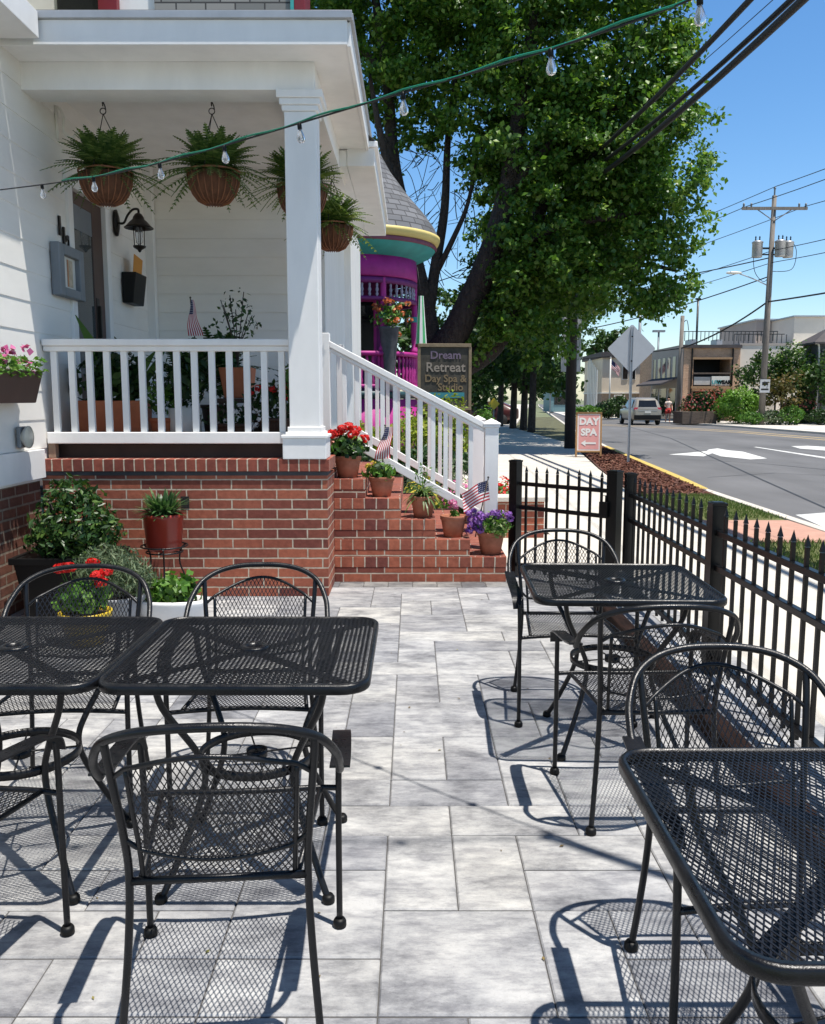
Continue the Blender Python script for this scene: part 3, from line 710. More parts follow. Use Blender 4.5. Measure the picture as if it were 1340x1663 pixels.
# beams, soffit, fascia, roof
m = MB(); m.box(XW, -.70, 6.5, 6.76, 3.70, 3.89); m.box(-.955, -.70, 6.761, YB-.03, 3.70, 3.89); hb(m, 'beam', mWhite, .005)
m = MB(); m.box(XW-.1, -.45, 6.201, YB, 3.89, 3.915); hb(m, 'soffit', mWhite)
m = MB(); m.box(XW-.4, -2.5, .8, 6.13, 3.90, 4.07); hb(m, 'side_eave', mWhite, .004)
m = MB(); m.box(-2.56, -.44, 6.165, 6.2, 3.875, 4.035); m.box(-3.3, -2.561, 6.18, 6.2, 3.875, 4.035); m.box(-.449, -.42, 6.201, 8.9, 3.875, 4.035); hb(m, 'fascia', mWhite, .004)
m = MB(); m.box(-3.3, -.405, 6.14, 6.19, 4.036, 4.085); m.box(-.43, -.40, 6.191, 8.9, 4.036, 4.085); hb(m, 'drip_edge', M('edge_metal', (.42, .43, .44), .4, .1, 5, 0, .3), .003)
m = MB(); m.box(-.63, -.365, 8.65, 12.2, 3.73, 3.90); m.box(-.64, -.335, 8.62, 12.22, 3.90, 3.955); hb(m, 'gutter', mWhite, .006)
m = MB(); m.box(-1.0, -.632, YB-.02, 12.2, 3.732, 3.88); m.box(-.698, -.632, 8.66, YB-.021, 3.732, 3.88); hb(m, 'soffit', mWhite)
m = MB()
m.poly([(-3.2, 6.15, 4.09), (-.41, 6.15, 4.09), (-1.35, YB, 4.98), (-3.2, YB, 4.98)]); m.poly([(-.41, 6.15, 4.09), (-.41, YB, 4.09), (-1.35, YB, 4.98)])
m.poly([(-.36, 8.6, 3.96), (-.36, 12.2, 3.96), (-1.6, 12.2, 4.9), (-1.6, 8.6, 4.9)]); m.box(-6, -1.6, YB+.6, 14.5, 4.3, 4.8)
hb(m, 'roof', mShingle, uv=True)
m = MB()
for i in range(24): m.box(XW+i*.078+.002, XW+i*.078+.075, 6.77, YB-.02, 3.985, 4.0)
m.box(XW, -.955, 6.77, YB-.02, 4.002, 4.02); hb(m, 'ceiling', mCeil, .002)
# upper storey set back above the porch roof
m = MB(); m.box(-7, -1.2, YB, YB+.45, 4.9, 8.4); hb(m, 'upper_wall', mWhite)
m = MB(); m.box(-2.62, -1.22, YB-.06, YB-.01, 4.95, 8); hb(m, 'shingle_panel', mShingle, uv=True)
m = MB(); m.box(-3.18, -2.99, YB-.1, YB-.005, 4.95, 8); hb(m, 'maroon_trim', mMaroon, .004)
m = MB(); m.box(-1.2, -1.09, YB-.09, YB+.4, 4.95, 8); hb(m, 'maroon_trim', mMaroon, .004)
m = MB(); m.box(-1.235, -1.201, YB-.1, YB-.005, 4.95, 8); hb(m, 'teal_trim', mTeal)
m = MB(); m.box(-3.62, -3.2, YB-.03, YB-.006, 4.95, 6.3); hb(m, 'upper_window', mPane)
m = MB()
for i in range(9):
    x = -4.9+i*.16; m.extr([(x, 6.9, 4.35), (x+.085, 6.9, 4.35), (x+.085+.35, 9.2, 5.75), (x+.35, 9.2, 5.75)], (0, 0, .03)); m.extr([(x+.086, 6.9, 4.35), (x+.159, 6.9, 4.35), (x+.159+.35, 9.2, 5.75), (x+.086+.35, 9.2, 5.75)], (0, 0, .012))
hb(m, 'ribbed_awning', mWhite)
# porch railing
def baluster(par, x, y, z0, z1, s=.0235, name='baluster'):
    m = MB(); m.box(x-s, x+s, y-s*.8, y+s*.8, z0, z1); return m.build(name, mWhite, par, bevel=.003)
rl = thing('porch_railing', 'white porch railing with square balusters between the wall and the column', 'railing', (0, 0, 1.058))
def loc0(o, z): o.location = (0, 0, -z); return o
m = MB(); m.box(XW+.015, -.926, 6.57, 6.69, 1.905, 1.955); m.box(XW+.015, -.926, 6.595, 6.665, 1.865, 1.905); loc0(m.build('top_rail', mWhite, rl, bevel=.008), 1.058)
m = MB(); m.box(XW+.015, -.956, 6.585, 6.675, 1.17, 1.257); loc0(m.build('bottom_rail', mWhite, rl, bevel=.006), 1.058)
for i in range(14): loc0(baluster(rl, -2.715+i*.1325, 6.63, 1.257, 1.865), 1.058)
m = MB(); m.box(XW+.015, XW+.07, 6.6, 6.66, 1.06, 1.17); loc0(m.build('foot_block', M('tan_block', (.3, .22, .15), .7), rl), 1.058)
# brick steps
st = thing('brick_steps', 'red brick steps with terracotta pots climbing to the porch', 'steps', (0, 7.03, 0))
ZT = [.212, .358, .524, .70, .86]; XE = [.78, .477, .19, -.096, -.385]
z0 = -.1
for k in range(5):
    m = MB(); z1 = ZT[k]; y0 = 7.03; m.box(-.6445, XE[k]-.003, y0+.0025, 9.1, z0, z1-.088)
    i0 = len(m.f); m.box(-.6445, XE[k], y0, 9.105, z1-.088, z1); m.mi[i0:] = [1]*6; m.mi[i0+1] = 2
    o = m.build('step', [mBrick, mRow, mTread], st, uv=True, bevel=.004); o.location = (0, -7.03, 0); z0 = z1
# stair railings
def stair_rail(y, label):
    t = thing('stair_railing', label, 'railing', (.66, y, .212), 0, 'white stair railings')
    def L(o): o.location = (-.66, -y, -.212); return o
    xa, za, xb, zb = -.70, 1.995, .63, 1.305
    sl_ = (zb-za)/(xb-xa)
    m = MB(); m.extr([(xa, y-.045, za), (xa, y-.045, za-.055), (xb, y-.045, zb-.055), (xb, y-.045, zb)], (0, .09, 0)); m.extr([(xa, y-.03, za-.056), (xa, y-.03, za-.09), (xb, y-.03, zb-.09), (xb, y-.03, zb-.056)], (0, .06, 0)); L(m.build('top_rail', mWhite, t, bevel=.006))
    m = MB(); q = -.74; m.extr([(xa+.06, y-.03, za+q), (xa+.06, y-.03, za+q-.08), (xb, y-.03, zb+q-.11), (xb, y-.03, zb+q-.03)], (0, .06, 0)); L(m.build('bottom_rail', mWhite, t, bevel=.005))
    for i in range(11):
        x = -.58+i*.108; zz = za+sl_*(x-xa); m = MB(); s = .019; m.box(x-s, x+s, y-s, y+s, zz+q-.03, zz-.08); L(m.build('baluster', mWhite, t, bevel=.003))
    m = MB(); x = .676; s = .058; m.box(x-s, x+s, y-s, y+s, .213, 1.27); m.box(x-s-.012, x+s+.012, y-s-.012, y+s+.012, 1.27, 1.29)
    k = len(m.v); e = s+.016; m.v += [(x-e, y-e, 1.291), (x+e, y-e, 1.291), (x+e, y+e, 1.291), (x-e, y+e, 1.291), (x-e, y-e, 1.305), (x+e, y-e, 1.305), (x+e, y+e, 1.305), (x-e, y+e, 1.305), (x, y, 1.345)]
    m.face((k+3, k+2, k+1, k))
    for i in range(4): j = (i+1) % 4; m.face((k+i, k+j, k+4+j, k+4+i)); m.face((k+4+i, k+4+j, k+8))
    m.box(x-s-.01, x+s+.01, y-s-.01, y+s+.01, .214, .30); L(m.build('newel_post', mWhite, t, bevel=.004))
    m = MB(); m.box(-.775, -.70, y-.045, y+.045, 1.06, 2.06); L(m.build('half_post', mWhite, t, bevel=.004)); return t
stair_rail(7.42, 'white stair railing on the near side of the brick steps, behind the terracotta pots')
stair_rail(8.95, 'white stair railing on the far side of the brick steps, beside the hedge')
# wall items ------------------------------------------------------------
for c, px, py in (('1', 97, 368), ('1', 104, 386), ('2', 111, 400)):
    p = PX(px, py, XW+.018); t = thing('house_number', {'97': 'black house numeral 1, upper one on the white porch wall', '104': 'black house numeral 1, between the other numeral 1 and the 2', '111': 'black house numeral 2 beside the door trim'}[str(px)], 'numeral', p, 0, 'house numerals')
    text('digit', c, .2, mBronze, t, (0, 0, 0), (PI/2, 0, PI/2), .006, bold=.006)
a = PX(78, 400, XW); b = PX(119, 430, XW); y0, y1 = a.y, b.y+.02; z0_, z1_ = 2.32, 2.70
t = thing('menu_case', 'grey framed menu case on the white wall left of the door', 'menu case', (XW+.014, (y0+y1)/2, 2.5)); h = (y1-y0)/2
m = MB(); m.box(0, .07, -h, -h+.1, -.19, .21); m.box(0, .07, h-.1, h, -.19, .21); m.box(0, .07, -h+.1, h-.1, .13, .21); m.box(0, .07, -h+.1, h-.1, -.19, -.12); m.build('frame', mGreyMetal, t, bevel=.006)
m = MB(); m.box(0, .03, -h+.1, h-.1, -.12, .13); m.build('menu_sheet', mWhitePaper, t)
m = MB(); m.box(.031, .034, -.02, .09, -.1, .11); m.build('menu_photo', M('menu_print', (.5, .42, .3), .6, .3, 20), t); m = MB(); m.box(.0345, .036, -.02, .0, -.1, .11); m.build('menu_stripe', M('menu_orange', (.5, .2, .08), .6), t)
p = PX(187, 362, XW+.014)
t = thing('wall_lantern', 'dark bronze wall lantern with a flared metal shade right of the door', 'wall lamp', p)
m = MB(); m.lathe([(0, 0), (.09, 0), (.09, .02), (.05, .035), (0, .035)], n=16); m.v = [(z, x*.7, y*1.35) for x, y, z in m.v]; m.build('wall_plate', mBronze, t)
ax = .22
m = MB(); m.tube(bez([(.02, 0, .0), (.08, 0, .0), (.12, 0, .07), (.17, 0, .12), (ax, 0, .12), (ax, 0, .06)], 6), .011, 8); m.build('arm', mBronze, t)
m = MB(); m.lathe([(.012, .09), (.03, .08), (.05, .05), (.055, .03), (.075, .015), (.115, -.03), (.135, -.045), (.132, -.05), (.11, -.038), (.05, 0), (0, .01)], (ax, 0, 0), 28); m.build('shade', mBronze, t)
m = MB()
for i in range(4): q = i*PI/2+.5; m.tube([(ax+.05*math.cos(q), .05*math.sin(q), -.02), (ax+.045*math.cos(q), .045*math.sin(q), -.21)], .004, 6)
m.lathe([(0, -.27), (.012, -.262), (.02, -.245), (.055, -.225), (.06, -.21), (0, -.205)], (ax, 0, 0), 16); m.build('cage', mBronze, t)
m = MB(); m.lathe([(0, -.03), (.03, -.04), (.038, -.1), (.03, -.18), (0, -.2)], (ax, 0, 0), 14); m.build('glass_chimney', mBulb, t)
p = PX(198, 462, XW+.014)
t = thing('mailbox', 'black wall mailbox holding an orange envelope, below the wall lantern', 'mailbox', p)
m = MB(); m.extr([(0, 0, -.17), (.10, 0, -.17), (.14, 0, .12), (0, 0, .12)], (0, .34, 0)); m.build('box', mBlackPlastic, t, bevel=.006)
t = thing('envelope', 'orange paper sticking up out of the black mailbox', 'paper', p+Vector((.08, .07, .10)))
m = MB(); m.extr([(0, 0, -.05), (.012, .22, -.05), (.03, .24, .17), (.018, .02, .2)], (.004, 0, 0)); m.build('sheet', mOrangePaper, t)
p = PX(92, 200, XW+.014)
t = thing('wall_bracket', 'pale curled bracket high on the white wall left of the fern baskets', 'bracket', p)
m = MB(); m.tube(bez([(0, 0, .1), (.03, 0, .11), (.05, .02, .04), (.04, .03, -.05), (.09, .06, -.09), (.14, .09, -.02)], 6), .012, 8); m.tube([(.0, .0, -.12), (.0, .0, .13)], .014, 8); m.build('bracket_arm', mWhiteSide, t)
# flood light and trough on the side wall
p = PX(38, 722, XW+.03)
t = thing('flood_light', 'round pale flood light fixed low on the white side wall', 'flood light', (XW+.02, 6.12, 1.24))
m = MB(); m.box(0, .035, -.06, .06, -.075, .075); m.build('base', mGreyMetal, t, bevel=.01)
m = MB(); m.lathe([(.07, 0), (.09, .07), (.115, .1), (.118, .12), (.105, .125)], n=20); m.v = [(.03+(z-.05)*.5, x*.72, y*.68) for x, y, z in m.v]; m.build('housing', M('pale_metal', (.5, .48, .42), .5), t)
m = MB(); m.lathe([(.105, .12), (.05, .13), (0, .133)], n=20); m.v = [(.03+(z-.05)*.5, x*.72, y*.68) for x, y, z in m.v]; m.build('lens', M('lens_milky', (.6, .6, .5), .2), t)
t = thing('window_box', 'dark brown trough of pink petunias hanging on the white side wall', 'planter box', (XW+.02, 4.6, 1.48))
m = MB(); m.extr([(.01, -1.5, 0), (.14, -1.5, 0), (.2, -1.5, .215), (.185, -1.5, .215), (.13, -1.5, .02), (.025, -1.5, .02), (.025, -1.5, .215), (.01, -1.5, .215)], (0, 2.98, 0)); m.extr([(.012, 1.481, .002), (.139, 1.481, .002), (.198, 1.481, .213), (.012, 1.481, .213)], (0, .018, 0)); m.build('trough', mBrownBox, t, bevel=.004)
m = MB(); m.box(.026, .18, -1.48, 1.47, .17, .18); m.build('soil', mSoil, t)
p = np.stack([RNG.uniform(.03, .24, 1500), RNG.uniform(-1.45, 1.5, 1500), RNG.uniform(.17, .31, 1500)], 1); leaf_mesh('foliage', p, np.tile([.3, 0, 1.], (1500, 1)), .05, .55, mFresh, t)
cl_ = np.stack([RNG.uniform(.03, .24, 55), RNG.uniform(-1.3, 1.45, 55), RNG.uniform(.24, .36, 55)], 1)
p = np.repeat(cl_, 9, 0)+RNG.normal(size=(495, 3))*.016; leaf_mesh('blossom', p, np.tile([.5, -.3, .7], (495, 1)), .045, .9, mPinkFl, t)
# ================================================================== PLANTS NEAR THE PORCH
def fern_mesh(name, parent, c, n, L, mat, up=.55, dr=.75, spread=1):
    m = MB(); c = Vector(c)
    for i in range(n):
        a = i*2.39996+random.uniform(-.3, .3); l = L*random.uniform(.6, 1.05); q_ = i % 6
        e = (random.uniform(1.15, 1.5) if q_ in (0, 1, 5) else random.uniform(.7, 1.15) if q_ in (2, 3) else random.uniform(.05, .5))
        R = Vector((math.cos(a), math.sin(a), 0)); side = Vector((-R.y, R.x, 0)); pts = []; side = (side+R*random.uniform(-.4, .4)).normalized()
        hz = math.cos(e)*spread; vz = math.sin(e); K = 17
        for k in range(K):
            t = k/(K-1); pts.append(c+R*(.05+l*(hz*t+.22*t*t))+Vector((0, 0, l*(vz*t-dr*t*t*(.28+.62*hz)))))
        for k in range(1, K):
            t = k/(K-1); p = pts[k]; tg = (pts[k]-pts[k-1]).normalized(); wd = l*.18*(1-t)**.55*min(1, t*4+.35); nrm = side.cross(tg)
            for s in (1, -1):
                tip = p+side*(s*wd)+tg*(wd*.4)-Vector((0, 0, wd*.22)); b = tg*(l*.026); q = len(m.v)
                m.v += [tuple(p-b), tuple(p+b), tuple(tip+b*.35), tuple(tip-b*.3)]; m.face((q, q+1, q+2, q+3))
        m.tube(pts[::4]+[pts[-1]], .0022, 4)
    return m.build(name, mat, parent)
def basket(px, py, Y, label, r=.195, n=64, L=.43, mat=mFern, up_to=None, rz=0):
    c = D(px, py, Y); t = thing('hanging_basket', label, 'fern basket', c, rz, 'hanging fern baskets on the porch')
    m = MB(); m.lathe([(0, -.205), (r*.34, -.198), (r*.62, -.172), (r*.83, -.12), (r*.95, -.055), (r, .015), (r*.94, .015), (r*.9, -.02), (0, -.01)], n=28); m.build('coir_liner', mCoir, t)
    m = MB()
    for i in range(22):
        a = i*2*PI/22; m.tube([(r*k*1.012*math.cos(a), r*k*1.012*math.sin(a), z) for k, z in ((.34, -.203), (.62, -.177), (.83, -.124), (.955, -.057), (1.01, .02))], .0042, 5)
    m.sweep([(r*1.02*math.cos(a*PI/16), r*1.02*math.sin(a*PI/16), .035) for a in range(32)], [(-.006, -.006), (.006, -.006), (.006, .006), (-.006, .006)], True, (0, 0, 1)); m.build('wood_ribs', M('basket_wood', (.24, .09, .035), .6, .3, 12), t)
    top = (up_to or 3.70)-c.z; hk = .46
    m = MB()
    for i in range(3):
        a = i*2*PI/3+.4; m.tube([(r*math.cos(a), r*math.sin(a), .035), (0, 0, hk)], .0035, 5)
    m.sweep([(.022*math.cos(a*PI/8), 0, hk+.02+.022*math.sin(a*PI/8)) for a in range(16)], [(-.003, -.003), (.003, -.003), (.003, .003), (-.003, .003)], True, (0, 1, 0))
    m.tube(bez([(.02, 0, hk+.03), (.015, 0, hk+.06), (0, 0, hk+.09), (0, 0, top)], 4), .005, 6); m.build('hanger', mIron, t)
    fern_mesh('fern', t, (0, 0, .03), n, L, mat); fern_mesh('fern', t, (0, 0, .04), 70, r*1.15, mat, dr=1.35, spread=1.15); return t
basket(172, 288, 6.85, 'bushy fern in a ribbed coir basket, leftmost above the door', n=190, L=.42)
basket(347, 288, 6.85, 'bushy fern in a ribbed coir basket, in the middle of the porch front', n=190, L=.42)
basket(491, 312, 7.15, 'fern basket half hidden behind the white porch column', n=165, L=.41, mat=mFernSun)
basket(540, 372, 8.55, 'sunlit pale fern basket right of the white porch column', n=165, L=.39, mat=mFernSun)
def pot_mesh(name, parent, r0, r1, h, mat, rim=.035, soil=True):
    m = MB(); m.lathe([(0, 0), (r0, 0), (r1*.955, h-rim), (r1*.955, h-rim+.001), (r1*1.02, h-rim+.002), (r1*1.03, h-.004), (r1*1.02, h), (r1*.93, h), (r1*.9, h-.03)], n=28); o = m.build(name, mat, parent)
    if soil: q = MB(); q.lathe([(0, h-.022), (r1*.91, h-.028)], n=20); q.build('soil', mSoil, parent)
    return o
def leaves_on(parent, c, r, n, size, mat, aspect=.5, inner=.3, name='foliage', jitter=.6, droop=.3):
    p, d = ball_pts(n, c, r, inner); k = p[:, 2] > c[2]-r[2]*.75; return leaf_mesh(name, p[k], d[k], size, aspect, mat, parent, jitter=jitter, droop=droop)
def blooms(parent, cs, rr, n, size, mat, stem0=None, name='blossom', flat=.75):
    P = []
    for c in cs:
        d = RNG.normal(size=(n, 3)); d /= np.linalg.norm(d, axis=1)[:, None]; P.append((np.array(c)+d*rr*np.array([1, 1, flat]), d))
    leaf_mesh(name, np.vstack([a for a, b in P]), np.vstack([b for a, b in P]), size, .85, mat, parent, jitter=.35)
    if stem0 is not None:
        m = MB()
        for c in cs: m.tube(bez([stem0, (c[0]*.6, c[1]*.6, c[2]*.7), c], 3), .003, 5)
        m.build('flower_stem', mFresh, parent)
def flag_thing(label, base, polev, Lw, Ww, dirL, dirW, wave=.02, nrm=(0, 1, 0), pinch=0, phase=0, pole_r=.005):
    t = thing('small_flag', label, 'flag', base); pv = Vector(polev)
    m = MB(); m.tube([(0, 0, 0), tuple(pv)], pole_r, 8); m.lathe([(0, .02), (pole_r*1.7, .012), (pole_r*1.7, .004), (0, 0)], tuple(pv), 10); m.build('stick', M('flag_stick', (.05, .035, .02), .5), t)
    dl, dw, nn = Vector(dirL).normalized(), Vector(dirW).normalized(), Vector(nrm); m = MB(); nu = 30
    def P(u, v):
        sp = 1-pinch*(1-u)
        return pv*.985+dl*(u*Lw)+dw*((v-.0)*Ww*sp)+nn*(wave*math.sin(u*9+v*2.5+phase)*(.25+u))+dw*(wave*.6*math.sin(u*6+phase))
    for i in range(nu):
        for j in range(13):
            u0, u1, v0, v1 = i/nu, (i+1)/nu, j/13, (j+1)/13
            mi = 2 if (u1 <= .401 and j < 7) else (0 if j % 2 == 0 else 1)
            m.quad(P(u0, v0), P(u1, v0), P(u1, v1), P(u0, v1), mi)
    for a in range(6):
        for b in range(5):
            u, v = .035+a*.064, .05+b*.105; m2 = P(u, v)
            for s_ in (-1, 1):
                o_ = nn*(.0012*s_); e = .006; m.quad(P(u-.012, v)+o_, P(u, v-.022)+o_, P(u+.012, v)+o_, P(u, v+.022)+o_, 1)
    o = m.build('cloth', [mFlagRed, mFlagWhite, mFlagBlue], t)
    return t
SG = 'terracotta pots on the brick steps'
def steppot(px, py, Y, label, r=.105, h=.185):
    p = D(px, py, Y); k = min(range(5), key=lambda i: abs(ZT[i]-p.z)); z = ZT[k]+.001
    t = thing('potted_plant', label, 'potted plant', (p.x, Y, z), random.uniform(0, 6), SG); pot_mesh('pot', t, r*.72, r, h, mTerra); return t
YS = 7.19
t = steppot(565, 777, YS, 'terracotta pot of red geraniums on the top brick step', .112, .18)
leaves_on(t, (0, 0, .24), (.17, .15, .10), 330, .06, mGreenDark, .85); leaves_on(t, (0, 0, .25), (.17, .15, .10), 120, .055, mFresh, .85)
t.rotation_euler = (0, 0, 0); blooms(t, [(-.13, -.04, .36), (-.04, 0, .40), (.05, -.05, .36), (.0, .06, .42), (.14, .02, .32), (-.08, .05, .37), (.07, .03, .39)], .042, 70, .03, mRedFl, (0, 0, .16)); blooms(t, [(-.14, -.05, .27)], .045, 60, .035, M('petal_peach', (.75, .4, .3), .6), None)
t = steppot(620, 809, YS, 'terracotta pot with small yellow blooms on the second brick step, holding a limp flag', .105, .165)
leaves_on(t, (0, 0, .2), (.13, .12, .09), 260, .055, mFresh, .7); t.rotation_euler = (0, 0, 0); blooms(t, [(-.11, -.04, .26), (-.07, 0, .28), (-.12, .04, .24)], .02, 22, .022, mYelFl, (0, 0, .16)); blooms(t, [(-.03, -.06, .25), (.02, -.05, .24)], .03, 30, .04, mSage, None, 'pale_foliage')
pf2 = Vector((t.location.x, YS, t.location.z+.16))
t = steppot(687, 843, YS, 'terracotta pot with long strappy green leaves on the middle brick step', .105, .18)
m = MB()
for i in range(130):
    a = i*2.4; l = random.uniform(.12, .24); w_ = .014; R = Vector((math.cos(a), math.sin(a), 0)); S_ = Vector((-R.y, R.x, 0))*w_; prev = None
    up_ = random.uniform(.3, 1.0)
    for k in range(6):
        q = k/5; p = Vector((0, 0, .17))+R*(l*q*(1.1-up_*.4))+Vector((0, 0, l*(up_*1.1*q-(1.0)*q*q*(1.1-up_*.5)))); ww = S_*(1-q)**.5*(.6 if k == 0 else 1)
        if prev: m.quad(prev[0]-prev[1], prev[0]+prev[1], p+ww, p-ww)
        prev = (p, ww)
m.build('foliage', LEAF('leaf_strap', (.06, .12, .03), (.12, .2, .05), (.25, .32, .12)), t)
for _ in range(5):
    a = random.uniform(0, 6.28); mm = MB(); mm.tube(bez([(0, 0, .17), (.03*math.cos(a), .03*math.sin(a), .3), (.07*math.cos(a), .07*math.sin(a), random.uniform(.36, .46))], 4), .0025, 5); mm.build('sprig', mFresh, t)
leaves_on(t, (0, 0, .34), (.08, .08, .13), 60, .035, mFresh, .4, name='upper_foliage')
t = steppot(736, 876, YS, 'nearly bare terracotta pot with one pink bloom on the fourth brick step', .108, .18)
blooms(t, [(.02, 0, .29), (.04, .02, .27)], .03, 30, .03, mPinkFl, (0, 0, .165)); leaves_on(t, (0, 0, .19), (.05, .05, .03), 40, .04, mFresh, .6)
p4 = Vector((t.location.x, YS, t.location.z+.16))
t = steppot(797, 906, YS, 'terracotta pot overflowing with purple flowers on the lowest brick step', .115, .19)
t.rotation_euler = (0, 0, 0)
leaves_on(t, (.02, -.02, .25), (.16, .15, .11), 420, .045, mFresh, .5); leaves_on(t, (.06, -.1, .22), (.09, .06, .1), 160, .04, LEAF('leaf_pale', (.16, .24, .07), (.26, .34, .12)), .5)
cs = [(random.uniform(-.2, .16), random.uniform(-.12, .1), random.uniform(.26, .36)) for _ in range(26)]+[(random.uniform(-.22, -.09), -.08, random.uniform(.17, .3)) for _ in range(10)]
blooms(t, cs, .027, 26, .032, mPurpFl, None)
flag_thing('small limp american flag standing in the pot with yellow blooms on the steps', pf2, (.03, .03, .42), .285, .14, (-.34, -.1, -1), (1, -.25, .1), .012, (0, -1, 0), .55, .5)
pb = D(772, 872, 7.17); pt = D(793, 777, 7.17)
flag_thing('small american flag blowing leftward above the purple flowers', pb, pt-pb, .245, .165, (-1, -.05, -.52), (.1, 0, -1), .014, (0, -1, 0), 0, 2.2)
# shrubs and pots along the porch wall
t = thing('planter', 'tall black square planter with a glossy green shrub in the wall corner', 'planter', (-2.42, 6.05, 0))
m = MB(); m.extr([(-.25, -.22, 0), (.25, -.22, 0), (.31, -.27, .42), (-.31, -.27, .42)], (0, .5, 0)); m.build('tub', mBlackPlastic, t, bevel=.01)
m = MB(); m.box(-.33, .33, -.285, -.27, .385, .43); m.box(-.33, .33, .231, .25, .385, .43); m.box(-.33, -.30, -.27, .231, .385, .43); m.box(.30, .33, -.27, .231, .385, .43); m.build('rim', mBlackPlastic, t, bevel=.004)
P = []; Q = []
for c, r, n in (((.06, -.05, .64), (.30, .26, .22), 1050), ((.02, 0, .82), (.18, .17, .15), 420), ((-.10, -.06, .54), (.16, .2, .14), 330), ((.24, -.05, .58), (.15, .2, .17), 360), ((.02, -.15, .50), (.24, .16, .13), 420)):
    p, d = ball_pts(n, c, r, .5); P.append(p); Q.append(d)
leaf_mesh('foliage', np.vstack(P), np.vstack(Q), .06, .4, mShrub, t, jitter=1.0)
m = MB()
for i in range(6): a = i*1.05; m.tube(bez([(0, 0, .38), (.06*math.cos(a), .06*math.sin(a), .55), (.18*math.cos(a), .16*math.sin(a), .8)], 4), .008, 6)
m.build('stems', mBark, t)
t = thing('potted_shrub', 'feathery grey green bush in a grey pot left of the plant stand', 'potted plant', (-1.98, 5.62, 0)); pot_mesh('pot', t, .13, .2, .22, M('grey_pot', (.3, .31, .33), .6))
P = []; Q = []
for c, r, n in (((0, 0, .36), (.24, .2, .16), 1900), ((.14, -.02, .33), (.16, .18, .12), 700), ((-.1, 0, .42), (.16, .15, .12), 700)):
    p, d = ball_pts(n, c, r, .4); P.append(p); Q.append(d)
leaf_mesh('foliage', np.vstack(P), np.vstack(Q), .055, .2, mSage, t, jitter=1.2, droop=-.8)
t = thing('potted_geranium', 'red geranium in a mustard yellow pot behind the left chair', 'potted plant', (-2.02, 5.2, 0)); pot_mesh('pot', t, .10, .155, .21, mYellowPot)
leaves_on(t, (0, 0, .29), (.18, .16, .11), 420, .05, mFresh, .8); blooms(t, [(-.13, 0, .48), (-.08, -.02, .485), (.06, 0, .51), (.10, -.05, .44), (.14, 0, .46), (-.16, .03, .47), (.12, -.04, .40)], .036, 60, .03, mRedFl, (0, 0, .25))
t = thing('trough_planter', 'white oval trough of round green leaves at the foot of the porch wall', 'planter', (-1.63, 5.72, 0))
m = MB(); m.lathe([(0, 0), (.17, 0), (.2, .14), (.205, .165), (.19, .165), (.18, .13)], n=28); m.v = [(x*1.25, y*.62, z) for x, y, z in m.v]; m.build('tub', mWhite, t)
m = MB(); m.lathe([(0, .135), (.185, .13)], n=28); m.v = [(x*1.25, y*.62, z) for x, y, z in m.v]; m.build('soil', mSoil, t)
leaves_on(t, (0, 0, .22), (.23, .12, .11), 420, .06, mFresh, .85)
t = thing('plant_stand', 'slim black wire plant stand by the porch wall', 'plant stand', (-1.815, 6.22, 0))
m = MB()
for i in range(3):
    a = i*2*PI/3+.75; cx, sy = math.cos(a), math.sin(a); m.tube(bez([(.17*cx, .17*sy, .44), (.13*cx, .13*sy, .40), (.12*cx, .12*sy, .3), (.17*cx, .17*sy, .16), (.175*cx, .175*sy, 0)], 5), .006, 6)
m.build('legs', mIron, t)
for z, r in ((.40, .13), (.445, .165)):
    m = MB(); m.tube([(r*math.cos(a*PI/16), r*math.sin(a*PI/16), z) for a in range(32)], .006, 6, closed=True); m.build('ring', mIron, t)
m = MB(); m.tube([(-.13, 0, .40), (.13, 0, .40)], .005, 6); m.tube([(0, -.13, .402), (0, .13, .402)], .005, 6); m.build('crossbar', mIron, t)
t = thing('potted_plant', 'glazed red pot with pointed green leaves on the black wire stand', 'potted plant', (-1.815, 6.22, .411))
m = MB(); m.lathe([(0, 0), (.105, 0), (.125, .03), (.142, .235), (.15, .25), (.146, .27), (.13, .27), (.125, .24)], n=30); m.build('pot', mRedPot, t)
m = MB(); m.lathe([(0, .24), (.126, .238)], n=20); m.build('soil', mSoil, t)
m = MB()
for i in range(210):
    a = i*2.4; e = random.uniform(.0, 1.4); l = random.uniform(.11, .2); R = Vector((math.cos(a)*math.cos(e), math.sin(a)*math.cos(e), math.sin(e))); S_ = Vector((-math.sin(a), math.cos(a), 0))*.012; b = Vector((.05*math.cos(a), .05*math.sin(a), .24+random.uniform(0, .07)))
    m.quad(b-S_*.5, b+S_*.5, b+R*l*.6+S_, b+R*l*.6-S_); q = len(m.v); m.v += [tuple(b+R*l*.6+S_), tuple(b+R*l*.6-S_), tuple(b+R*l-Vector((0, 0, .02)))]; m.face((q+1, q, q+2))
m.build('foliage', LEAF('leaf_pointed', (.035, .09, .03), (.07, .15, .05), (.2, .28, .13)), t)
